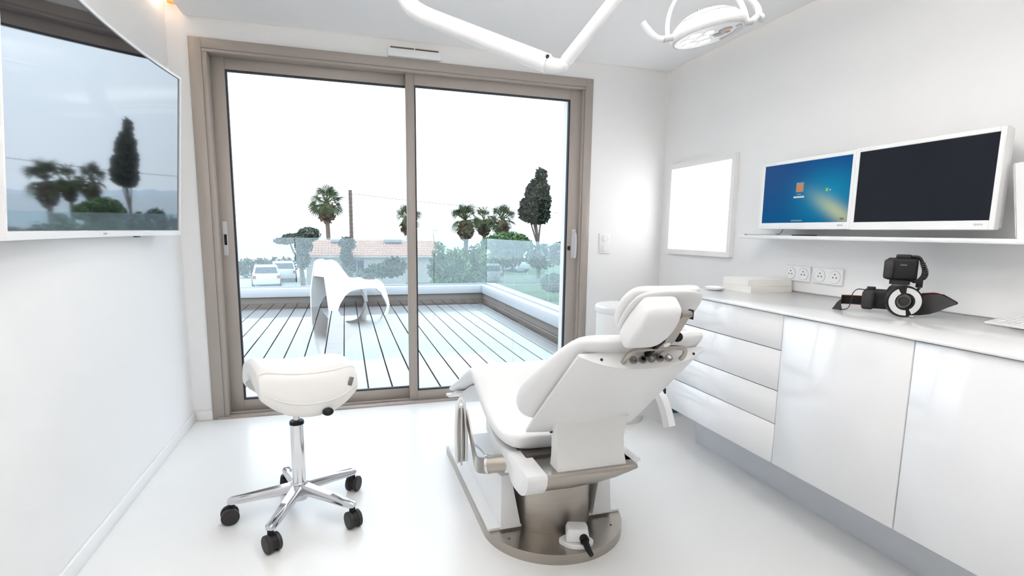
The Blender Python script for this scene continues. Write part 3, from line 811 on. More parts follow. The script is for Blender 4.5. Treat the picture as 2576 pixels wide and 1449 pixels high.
# shelf with the things on it
sh = tag(rbox('wall_shelf', M_WHITE, None, 2.150, XR-0.0005, -0.6, 2.545, 1.180, 1.1985, 0.002, 1), 'thin white wall shelf below the two monitors', 'shelf')
t = thing('glass_tablet', 'thin dark glass slab lying at the end of the shelf', 'tablet', (2.22, 2.36, 1.1985))
rbox('slab', M_SCREEN, t, 2.165, 2.32, 2.17, 2.52, 1.1985, 1.2045, 0.002)
rbox('edge_band', M_LGREY, t, 2.164, 2.166, 2.18, 2.50, 1.1995, 1.2030)
t = thing('white_case', 'white slanted case standing on the shelf at the frame edge', 'case', (2.27, 1.20, 1.1985))
MB().prismx([(1.262, 1.1985), (1.05, 1.1985), (1.05, 1.46), (1.300, 1.46)], 2.235, 2.33).bevel(0.004, 2).build('body', M_WHITE, t, True)
MB().prismx([(1.266, 1.205), (1.262, 1.205), (1.298, 1.455), (1.302, 1.455)], 2.232, 2.250).build('edge_seam', M_LGREY, t)

# ---- monitors
def win_screen_mat():
    m = bpy.data.materials.new('blue_desktop_image')
    m.use_nodes = True
    tt = m.node_tree; tt.nodes.clear()
    out = tt.nodes.new('ShaderNodeOutputMaterial'); em = tt.nodes.new('ShaderNodeEmission')
    tc = tt.nodes.new('ShaderNodeTexCoord'); sp = tt.nodes.new('ShaderNodeSeparateXYZ')
    tt.links.new(tc.outputs['Generated'], sp.inputs[0])
    # picture coordinates: s 0..1 left to right (left = larger y), v bottom to top
    inv = tt.nodes.new('ShaderNodeMath'); inv.operation = 'SUBTRACT'; inv.inputs[0].default_value = 1.0
    tt.links.new(sp.outputs['Y'], inv.inputs[1])
    S, V = inv.outputs[0], sp.outputs['Z']
    def M(op, a, b=None, c=None):
        n = tt.nodes.new('ShaderNodeMath'); n.operation = op
        for i_, q in enumerate((a, b, c)):
            if q is None: continue
            if isinstance(q, (int, float)): n.inputs[i_].default_value = q
            else: tt.links.new(q, n.inputs[i_])
        return n.outputs[0]
    def gauss(cs, cv, ws, wv):
        a = M('DIVIDE', M('SUBTRACT', S, cs), ws); b = M('DIVIDE', M('SUBTRACT', V, cv), wv)
        return M('POWER', 2.718, M('MULTIPLY', M('ADD', M('MULTIPLY', a, a), M('MULTIPLY', b, b)), -1.0))
    def mixc(fac, a, b):
        n = tt.nodes.new('ShaderNodeMix'); n.data_type = 'RGBA'
        tt.links.new(fac, n.inputs[0])
        if isinstance(a, tuple): n.inputs[6].default_value = (*a, 1)
        else: tt.links.new(a, n.inputs[6])
        if isinstance(b, tuple): n.inputs[7].default_value = (*b, 1)
        else: tt.links.new(b, n.inputs[7])
        return n.outputs[2]
    base = mixc(V, (0.005, 0.075, 0.20), (0.010, 0.05, 0.20))
    base = mixc(M('MULTIPLY', gauss(0.0, 0.9, 0.5, 0.6), 0.6), base, (0.03, 0.075, 0.17))
    g1 = M('MULTIPLY', gauss(0.78, 0.42, 0.34, 0.42), 0.85)
    base = mixc(g1, base, (0.01, 0.22, 0.36))
    # beam: runs diagonally to the lower right corner
    dline = M('SUBTRACT', V, M('SUBTRACT', 1.12, M('MULTIPLY', S, 1.08)))
    bm_ = M('MULTIPLY', M('POWER', 2.718, M('MULTIPLY', M('MULTIPLY', M('DIVIDE', dline, 0.16), M('DIVIDE', dline, 0.16)), -1.0)), gauss(0.90, 0.18, 0.30, 0.36))
    base = mixc(M('MULTIPLY', bm_, 0.8), base, (0.42, 0.46, 0.26))
    tt.links.new(base, em.inputs[0]); em.inputs[1].default_value = 1.0
    tt.links.new(em.outputs[0], out.inputs[0])
    return m
def monitor(y0, y1, z0, z1, xf, label, lit, tilt=0.0):
    t = thing('monitor', label, 'monitor', (xf+0.08, (y0+y1)/2, 1.1985), 'desktop monitors over the shelf')
    R_ = Matrix.Translation((xf, (y0+y1)/2, z0)) @ Matrix.Rotation(tilt, 4, 'Z') @ Matrix.Translation((-xf, -(y0+y1)/2, -z0))
    b = 0.018; bb = 0.034
    fr = MB()
    fr.box(xf, xf+0.03, y0, y0+b, z0, z1, 0.0025, 1, R_); fr.box(xf, xf+0.03, y1-b, y1, z0, z1, 0.0025, 1, R_)
    fr.box(xf+0.0003, xf+0.03, y0+b, y1-b, z0, z0+bb, 0.0025, 1, R_); fr.box(xf+0.0003, xf+0.03, y0+b, y1-b, z1-b, z1, 0.0025, 1, R_)
    f_ = fr.build('bezel', M_WHITE, t, True, 0.6)
    rbox('back_housing', M_WHITE, t, xf+0.012, xf+0.055, y0+0.004, y1-0.004, z0+0.004, z1-0.004, 0.006, 2, R_)
    s_ = MB().box(xf+0.003, xf+0.006, y0+b-0.001, y1-b+0.001, z0+bb-0.001, z1-b+0.001, 0, 1).build('screen', win_screen_mat() if lit else M_MATTSCR, t)
    if not lit: s_.data.transform(R_)
    text_obj('lettering', 'iiyama', 0.012, M_LOGO, f_, R_ @ axes((xf-0.0004, y0+0.05, z0+0.020), (0, -1, 0), (0, 0, 1), (-1, 0, 0)))
    sp_ = MB()
    for k in range(9):
        sp_.box(xf-0.0003, xf+0.0002, y1-0.026-k*0.009, y1-0.020-k*0.009, z1-0.0105, z1-0.0075, 0, 1, R_)
    sp_.build('small_print', mat('faint_print', (0.68, 0.69, 0.72), 0.5, noise=0.02), f_)
    if lit:
        W_, H_ = y1-y0-2*b, z1-z0-b-bb
        def pic(nm, s, v, w, h, col, e):
            yc = y1-b - s*W_; zc = z0+bb+v*H_
            rbox(nm, emit_mat('screen_'+nm+str(int(s*100)), col, e), s_, xf+0.0022, xf+0.003, yc-w/2, yc+w/2, zc-h/2, zc+h/2)
        pic('tile_border', 0.46, 0.585, 0.046, 0.048, (0.25, 0.36, 0.48), 0.5)
        yc = y1-b-0.46*W_; zc = z0+bb+0.585*H_
        rbox('portrait_tile', emit_mat('screen_orange', (0.48, 0.17, 0.04), 0.8), s_, xf+0.0016, xf+0.0022, yc-0.019, yc+0.019, zc-0.021, zc+0.016)
        pic('password_field', 0.455, 0.425, 0.066, 0.009, (0.55, 0.58, 0.60), 0.75)
        pic('user_text', 0.455, 0.470, 0.026, 0.005, (0.20, 0.32, 0.42), 0.6)
        pic('bird_mark', 0.765, 0.51, 0.013, 0.016, (0.22, 0.42, 0.12), 0.8)
        pic('feather_mark', 0.80, 0.505, 0.006, 0.006, (0.6, 0.66, 0.62), 0.7)
        pic('title_strip', 0.45, 0.035, 0.07, 0.006, (0.12, 0.25, 0.34), 0.8)
        pic('power_button', 0.945, 0.05, 0.020, 0.010, (0.22, 0.10, 0.08), 0.8)
    n_ = MB(); ym = (y0+y1)/2
    n_.box(xf+0.055, xf+0.085, ym-0.05, ym+0.05, z0+0.08, z0+0.24, 0.004, 1); n_.box(xf+0.085, XR-0.0005, ym-0.04, ym+0.04, z0+0.10, z0+0.22, 0.002, 1)
    n_.build('wall_mount', M_LGREY, t, True)
    return t
monitor(1.888, 2.452, 1.231, 1.585, 2.200, 'white monitor showing a blue login picture', True)
mR = monitor(1.314, 1.886, 1.229, 1.588, 2.196, 'white monitor with a switched-off black screen', False)
t = tag(MB().tube(smooth_path([(2.235, 2.31, 1.2355), (2.232, 2.315, 1.222), (2.225, 2.32, 1.208), (2.215, 2.335, 1.2055)], 5), 0.0016, 6).build('monitor_cable', M_DGREY, None, True), 'short grey cable dropping under the blue-lit monitor', 'cable')

# ---- things on the counter
def paper_block(label, x0, x1, y0, y1, z0, h, rz):
    T = Matrix.Translation(((x0+x1)/2, (y0+y1)/2, 0)) @ Matrix.Rotation(rz, 4, 'Z') @ Matrix.Translation((-(x0+x1)/2, -(y0+y1)/2, 0))
    t = thing('paper_ream', label, 'paper', ((x0+x1)/2, (y0+y1)/2, z0), 'paper reams on the counter')
    rbox('sheets', M_PAPERE, t, x0, x1, y0, y1, z0, z0+h-0.001, 0, 1, T)
    rbox('top_sheet', M_PAPER, t, x0-0.001, x1, y0, y1+0.001, z0+h-0.001, z0+h, 0, 1, T)
paper_block('ream of white paper at the bottom of the stack', 2.035, 2.32, 2.30, 2.505, CZT, 0.034, 0.05)
paper_block('ream of white paper on top of the stack', 2.042, 2.315, 2.305, 2.515, CZT+0.0345, 0.034, -0.06)
t = thing('white_dish', 'small shallow white dish left of the paper stack', 'dish', (1.955, 2.485, CZT))
MB().lathe([(0.036, 0), (0.050, 0.005), (0.055, 0.016), (0.053, 0.016), (0.046, 0.008), (0.001, 0.006)], (1.955, 2.475, CZT)).build('bowl', M_WHITE, t, True)
MB().lathe([(0.049, 0.0155), (0.035, 0.020), (0.001, 0.022)], (1.955, 2.475, CZT)).build('lid', M_WHITE, t, True)
# keyboard
def keyboard():
    t = thing('keyboard', 'thin white keyboard at the right edge of the counter', 'keyboard', (2.24, 1.13, CZT))
    T = axes((2.165, 1.285, CZT), (0.0, -1, 0), (0.985, 0, 0.17), (-0.17*0, 0, 1))
    T = Matrix.Translation((2.165, 1.285, CZT+0.003)) @ Matrix.Rotation(-PI/2-0.02, 4, 'Z') @ Matrix.Rotation(0.14, 4, 'X')
    rbox('body', M_WHITE, t, 0, 0.30, 0, 0.135, 0, 0.008, 0.002, 2, T)
    MB().box(0.006, 0.294, 0.128, 0.134, -0.018, 0.0, 0, 1, T).build('rear_foot', M_LGREY, t)
    me = None
    for r in range(6):
        nk = 14
        for c in range(nk):
            if r == 0 and 3 < c < 9: continue
            x = 0.008+c*0.0203; y = 0.008+r*0.0203
            b = MB(); b.box(0, 0.0172, 0, 0.0172, 0, 0.003, 0.001, 1) if me is None else None
            if me is None:
                k = b.build('key', M_WHITE, t, True); me = k.data; k.matrix_basis = T @ Matrix.Translation((x, y, 0.008))
            else:
                b.bm.free()
                k = bpy.data.objects.new('key', me); link(k, t); k.matrix_basis = T @ Matrix.Translation((x, y, 0.008))
    k = rbox('space_key', M_WHITE, t, 0.008+4*0.0203, 0.008+9*0.0203-0.003, 0.008, 0.0252, 0.008, 0.011, 0.001, 1, T)
keyboard()

# ---- camera with ring flash
def photo_camera():
    t = thing('photo_camera', 'black camera with ring flash and strap on the counter', 'camera', (2.10, 1.53, CZT))
    ex = Vector((0.58, -0.815, 0)).normalized(); ey = Vector((0.815, 0.58, 0)).normalized(); ez = Vector((0, 0, 1))
    O = Vector((2.075, 1.52, CZT))
    T = axes(O, ex, ey, ez)
    def L(x, y, z): return T @ Vector((x, y, z))
    # local x right, y away from viewer, z up; metres
    body = rbox('body', M_BLACK, t, -0.130, 0.035, 0.030, 0.085, 0.014, 0.092, 0.010, 3, T)
    rbox('hand_grip', M_DGREY, body, -0.132, -0.088, -0.004, 0.050, 0.012, 0.088, 0.012, 3, T)
    MB().loft([[Vector((-0.055-a, 0.035, z)), Vector((0.02+a, 0.035, z)), Vector((0.02+a, 0.080, z)), Vector((-0.055-a, 0.080, z))] for a, z in ((0.0, 0.088), (-0.008, 0.105), (-0.018, 0.113))], mtx=T).bevel(0.003, 2).build('prism_housing', M_BLACK, body, True)
    MB().cyl(L(-0.105, 0.055, 0.09), L(-0.105, 0.055, 0.101), 0.015).build('mode_dial', M_DGREY, body, True)
    rbox('hot_shoe', M_STEEL, body, -0.038, 0.012, 0.045, 0.075, 0.113, 0.119, 0, 1, T)
    # lens barrel towards the viewer, slightly to the right
    ld = Vector((0.30, -0.95, 0)).normalized()
    c0 = Vector((-0.02, 0.03, 0.0615)); c1 = c0 + ld*0.085
    MB().cyl(T @ c0, T @ (c0+ld*0.03), 0.037, 0.035, 32).build('lens_mount', M_DGREY, t, True)
    lens = MB().cyl(T @ (c0+ld*0.03), T @ c1, 0.033, 0.035, 32).build('lens_barrel', M_BLACK, t, True)
    # ring flash
    q = ld
    def ringmesh(prof, n=48, arc=(0, 2*PI)):
        side = ez.cross(q).normalized(); upv = ez
        rings = []
        cl = abs(arc[1]-arc[0]-2*PI) < 1e-6
        m_ = n if cl else n+1
        for i_ in range(m_):
            a = arc[0]+(arc[1]-arc[0])*i_/n
            rad = side*math.cos(a) + upv*math.sin(a)
            rings.append([T @ (c1 + rad*r + q*d) for r, d in prof])
        if cl: rings.append(rings[0])
        b = MB()
        vr = [[b.bm.verts.new(p) for p in r] for r in (rings[:-1] if cl else rings)]
        k = len(prof); N = len(vr)
        for i_ in range(N if cl else N-1):
            A, B = vr[i_], vr[(i_+1) % N]
            for j in range(k):
                b.bm.faces.new((A[j], A[(j+1) % k], B[(j+1) % k], B[j]))
        if not cl:
            b.bm.faces.new(vr[0]); b.bm.faces.new(list(reversed(vr[-1])))
        return b
    ring = ringmesh([(0.030, -0.02), (0.057, -0.016), (0.061, 0.0), (0.059, 0.020), (0.027, 0.020), (0.029, 0.0)]).build('ring_flash_housing', M_BLACK, t, True)
    for a0, a1 in ((math.radians(-62), math.radians(88)), (math.radians(118), math.radians(278))):
        ringmesh([(0.033, 0.019), (0.053, 0.019), (0.053, 0.0225), (0.033, 0.0225)], 30, (a0, a1)).build('flash_tube_diffuser', mat('frosted_diffuser', (0.72, 0.72, 0.72), 0.5, noise=0.02), ring, True)
    MB().cyl(T @ (c1+q*0.002), T @ (c1+q*0.008), 0.027, 0.027, 32).build('front_element', M_LENS, lens, True)
    MB().cyl(T @ (c1+q*0.008), T @ (c1+q*0.012), 0.018, 0.016, 24).build('lens_inner_ring', M_DGREY, lens, True)
    rbox('flash_release', M_LGREY, ring, 0.030, 0.042, -0.074, -0.070, 0.006, 0.011, 0.001, 1, T)
    # flash controller on the shoe
    fl = rbox('flash_controller', M_BLACK, t, -0.062, 0.040, 0.030, 0.085, 0.135, 0.222, 0.010, 3, T)
    rbox('side_panel', M_DGREY, fl, -0.070, -0.036, 0.020, 0.080, 0.138, 0.216, 0.010, 3, T)
    rbox('top_block', M_BLACK, fl, -0.034, 0.016, 0.036, 0.080, 0.216, 0.236, 0.005, 2, T)
    rbox('foot', M_DGREY, fl, -0.048, 0.020, 0.040, 0.078, 0.117, 0.140, 0.004, 2, T)
    text_obj('lettering', 'Canon', 0.008, mat('pale_lettering', (0.6, 0.6, 0.62), 0.5, noise=0.01), fl, T @ axes((-0.006, 0.0296, 0.196), (1, 0, 0), (0, 0, 1), (0, -1, 0)))
    # coiled cord from controller to ring
    pts = smooth_path([L(0.010, 0.06, 0.228), L(0.040, 0.055, 0.225), L(0.056, 0.05, 0.19), L(0.056, 0.045, 0.155), L(0.036, 0.04, 0.132), L(0.020, 0.035, 0.138)], 8)
    MB().tube(pts, 0.006, 8).build('flash_cord', M_BLACK, t, True)
    cc = []
    N = 150
    cen = [(0.052, 0.205), (0.064, 0.17), (0.058, 0.145), (0.036, 0.134)]
    cp = smooth_path([L(a, 0.04, b) for a, b in cen], 12)
    for i_ in range(N):
        u_ = i_/(N-1)*(len(cp)-1); k_ = min(int(u_), len(cp)-2); f_ = u_-k_
        p = cp[k_].lerp(cp[k_+1], f_)
        a = i_*2*PI/10
        cc.append(p + 0.008*(math.cos(a)*ex + math.sin(a)*ey))
    MB().tube(cc, 0.0028, 5).build('coiled_cord', M_DGREY, t, True)
    rbox('cord_plug', M_BLACK, t, 0.038, 0.060, 0.0, 0.020, 0.112, 0.142, 0.003, 2, T)
    MB().tube(smooth_path([L(0.048, 0.01, 0.115), L(0.050, -0.02, 0.112), L(0.046, -0.05, 0.108)], 5), 0.005, 8).build('plug_cable', M_BLACK, t, True)
    # strap: wide band looping at the right, narrow band looping at the left
    secs = [(0.030, 0.010, 0.003, 0.060), (0.060, 0.0, 0.006, 0.082), (0.088, -0.010, 0.014, 0.089), (0.115, -0.016, 0.028, 0.091), (0.140, -0.016, 0.045, 0.080), (0.168, -0.008, 0.060, 0.066)]
    MB().loft([[Vector((a, y_, z0)), Vector((a+0.002, y_+0.003, z0)), Vector((a+0.002, y_+0.003+(z1-z0)*0.25, z1)), Vector((a, y_+(z1-z0)*0.25, z1))] for a, y_, z0, z1 in secs], mtx=T).build('neck_strap', M_DGREY, t, True)
    MB().loft([[Vector((a, y_, z0)), Vector((a+0.002, y_+0.003, z0)), Vector((a+0.002, y_+0.003, z1)), Vector((a, y_, z1))] for a, y_, z0, z1 in ((0.060, 0.035, 0.05, 0.088), (0.095, 0.030, 0.052, 0.0935), (0.125, 0.015, 0.05, 0.091), (0.166, 0.0, 0.058, 0.068))], mtx=T).build('strap_lining', M_RUBBER, t)
    MB().tube([L(0.060, 0.036, 0.0885), L(0.095, 0.031, 0.094), L(0.112, 0.022, 0.0935)], 0.0015, 5).build('strap_piping', M_RED, t)
    sp2 = smooth_path([L(-0.12, 0.03, 0.088), L(-0.150, 0.02, 0.090), L(-0.165, 0.015, 0.070), L(-0.166, 0.01, 0.045), L(-0.175, 0.0, 0.012), L(-0.200, -0.01, 0.003)], 6)
    MB().strip(sp2, ey*0.012, 0.003).build('side_strap', M_BLACK, t, True)
    sp3 = [L(-0.13, 0.055, 0.042), L(-0.17, 0.055, 0.042), L(-0.205, 0.04, 0.042)]
    MB().strip(sp3, (0, 0, 0.036), 0.003).build('strap_pad', M_RUBBER, t)
    for dz in (0.0185, -0.0185):
        MB().strip([p + Vector((0, 0, dz)) for p in sp3], (0, 0, 0.002), 0.004).build('strap_piping', M_RED, t)
    MB().loft([[Vector((-0.200, y_, 0.048)), Vector((-0.196, y_, 0.056)), Vector((-0.216, y_, 0.032)), Vector((-0.232, y_, 0.002)), Vector((-0.200, y_, 0.0015)), Vector((-0.205, y_, 0.02))] for y_ in (0.0, 0.05)], mtx=T).build('strap_buckle', M_DGREY, t)
photo_camera()

# teal box under the cabinet end
t = thing('teal_box', 'teal plastic box on the floor behind the cabinet end', 'box', (2.08, 3.05, 0))
rbox('tub', M_TEAL, t, 1.98, 2.25, 2.98, 3.20, 0.0, 0.07, 0.006)
rbox('lid', M_TEAL, t, 1.972, 2.258, 2.972, 3.208, 0.07, 0.085, 0.004)
# round white pedestal unit behind the headrest
t = thing('pedestal_unit', 'white rounded pedestal unit half hidden behind the headrest', 'pedestal', (1.64, 3.02, 0))
MB().lathe([(0.001, 0.0), (0.155, 0.0), (0.16, 0.01), (0.165, 0.70), (0.001, 0.70)], (1.69, 3.02, 0), 40).build('body', M_WHITEM, t, True)
MB().lathe([(0.001, 0.70), (0.168, 0.70), (0.176, 0.712), (0.176, 0.735), (0.165, 0.748), (0.10, 0.752), (0.001, 0.752)], (1.69, 3.02, 0), 40).build('rounded_lid', M_WHITE, t, True)

# ================================================================== SADDLE STOOL
def saddle_stool():
    cx, cy = -0.213, 2.285
    t = thing('saddle_stool', 'white saddle stool on a five-star chrome castor base', 'stool', (cx, cy, 0))
    # five legs and castors
    for k in range(5):
        a = math.radians(36 + 72*k - 1)
        d = Vector((math.cos(a), math.sin(a), 0)); s_ = Vector((-d.y, d.x, 0))
        rings = []
        for r, zt, w, h in ((0.018, 0.144, 0.027, 0.044), (0.06, 0.138, 0.024, 0.036), (0.14, 0.126, 0.021, 0.030), (0.22, 0.113, 0.019, 0.026), (0.262, 0.108, 0.018, 0.023), (0.275, 0.103, 0.012, 0.016)):
            c = Vector((cx, cy, 0)) + d*r
            rings.append([c + s_*w*u + Vector((0, 0, zt - h*v)) for u, v in ((-1, 1), (1, 1), (1, 0.35), (0.62, 0), (-0.62, 0), (-1, 0.35))])
        leg = MB().loft(rings).bevel(0.003, 2, 0.5).build('leg', M_ALU, t, True, 0.9)
        # castor
        ca = a + (0.5, -0.35, 0.25, 0.9, -0.5)[k]
        f_ = Vector((math.cos(ca), math.sin(ca), 0)); w_ = Vector((-f_.y, f_.x, 0))
        o = Vector((cx, cy, 0)) + d*0.262
        hub = MB().cyl(o+Vector((0, 0, 0.060)), o+Vector((0, 0, 0.090)), 0.012, n=14).build('castor', M_BLACK, t, True)
        c = o + f_*0.008 + Vector((0, 0, 0.0345))
        hd = MB()
        hd.cyl(c - w_*0.0105, c + w_*0.0105, 0.030, n=22)
        hd.build('hood', M_BLACK, hub, True)
        for sg in (-1, 1):
            prof = [(0.001, 0.011), (0.0335, 0.011), (0.0345, 0.013), (0.0345, 0.024), (0.031, 0.027), (0.001, 0.028)]
            rr = [[c + w_*sg*off + r*(math.cos(2*PI*i_/24)*f_ + math.sin(2*PI*i_/24)*Vector((0, 0, 1))) for i_ in range(24)] for r, off in prof]
            MB().loft(rr).build('wheel', M_DGREY, hub, True, 0.5)
    MB().lathe([(0.001, 0.072), (0.030, 0.072), (0.034, 0.078), (0.034, 0.100), (0.030, 0.104), (0.001, 0.104)], (cx, cy, 0)).build('hub_cap', M_ALU, t, True)
    MB().lathe([(0.001, 0.098), (0.036, 0.098), (0.036, 0.142), (0.030, 0.150), (0.001, 0.150)], (cx, cy, 0)).build('hub', M_ALU, t, True)
    MB().lathe([(0.001, 0.14), (0.0275, 0.14), (0.0275, 0.405), (0.001, 0.405)], (cx, cy, 0), 40).build('column', M_CHROME, t, True)
    MB().lathe([(0.001, 0.400), (0.0285, 0.400), (0.0285, 0.410), (0.026, 0.4145), (0.001, 0.4145)], (cx, cy, 0), 40).build('collar', M_BLACK, t, True)
    MB().lathe([(0.001, 0.41), (0.014, 0.41), (0.014, 0.52), (0.001, 0.52)], (cx, cy, 0), 24).build('piston', M_ALU, t, True)
    rbox('seat_plate', M_BLACK, t, cx-0.08, cx+0.08, cy-0.06, cy+0.06, 0.515, 0.540, 0.004)
    MB().tube([(cx+0.06, cy-0.05, 0.528), (cx+0.11, cy-0.125, 0.505), (cx+0.125, cy-0.15, 0.495)], 0.004, 8).build('lever', M_ALU, t, True)
    MB().sphere((cx+0.13, cy-0.155, 0.492), 0.019, (1.15, 0.9, 0.85), 16).build('lever_knob', M_BLACK, t, True)
    # saddle cushion
    th = math.radians(21)
    A = Vector((math.cos(th), math.sin(th), 0)); B = Vector((-A.y, A.x, 0))
    C0 = Vector((cx+0.022, cy-0.01, 0))
    def P(u, q, inner=False, du=0.0):
        # u in [-1,1] along the ridge; q in [-1,1] across (ridge 0, flap rim +-1)
        aq = abs(q); sg = 1 if q >= 0 else -1
        e = (1-abs(u)**3.2)
        L = 0.098*max(0.0, 1-abs(u)**2.5)**0.58 + 0.052
        ridge = 0.668 + 0.026*u*u - 0.012*u - 0.022*max(0.0, (abs(u)-0.75)/0.25)**2
        k = 0.5
        if aq < k:
            ph = aq/k*PI/2; lat = 0.150*math.sin(ph); drop = 0.046*(1-math.cos(ph)) - 0.012*math.sin(ph*2)*(1-u*u)*0.5
        else:
            f_ = (aq-k)/(1-k); lat = 0.150 + 0.016*math.sin(f_*PI*0.8); drop = 0.046 + L*f_
        lat *= (1 - 0.16*abs(u)**3)
        if inner:
            lat = max(0.0, lat-0.040); drop += 0.040 if aq < k else 0.040*(1-(aq-k)/(1-k)) + 0.004
            if aq < k: drop = 0.046*(1-math.cos(min(1, lat/0.110)*PI/2))+0.040
        x = u*0.191 * (1.0 if not inner else 0.97)
        return C0 + A*x + B*(sg*lat) + Vector((0, 0, ridge - drop))
    nq = 16
    rings = []
    us = [-1, -0.985, -0.93, -0.84, -0.7, -0.5, -0.25, 0, 0.25, 0.5, 0.7, 0.84, 0.93, 0.985, 1]
    for u in us:
        out_ = [P(u, -1 + 2*i_/nq) for i_ in range(nq+1)]
        in_ = [P(u, 1 - 2*i_/nq, True) for i_ in range(nq+1)]
        if abs(u) == 1:   # pinch the end so the rim is rounded
            out_ = [p.lerp(q_, 0.30) for p, q_ in zip(out_, reversed(in_))]; in_ = [p.lerp(q_, 0.30) for p, q_ in zip(in_, reversed([P(u, -1+2*i_/nq) for i_ in range(nq+1)]))]
        rings.append(out_ + in_)
    seat = MB().loft(rings).build('seat', M_VINYL2, t, True, 3.0, sub=2)
    for sg in (-1, 1):
        pts = [P(u, sg*(0.80)) + B*sg*0.0005 for u in [-0.93 + 1.86*i_/40 for i_ in range(41)]]
        MB().tube(pts, 0.0016, 6).build('seam', M_VINYL2, seat, True)
        pts = [P(u, sg*(0.36)) + Vector((0, 0, 0.0)) for u in [-0.95 + 1.9*i_/40 for i_ in range(41)]]
        MB().tube(pts, 0.0013, 6).build('seam', M_VINYL2, seat, True)
    p = P(0.80, -0.66)
    rbox('label_tag', mat('dark_tag', (0.16, 0.16, 0.17), 0.6, noise=0.6, nscale=300), seat, -0.009, 0.009, -0.003, 0.003, -0.017, 0.017, 0.001, 1, Matrix.Translation(p - B*0.002) @ Matrix.Rotation(th+0.12, 4, 'Z') @ Matrix.Rotation(0.35, 4, 'Y'))
saddle_stool()

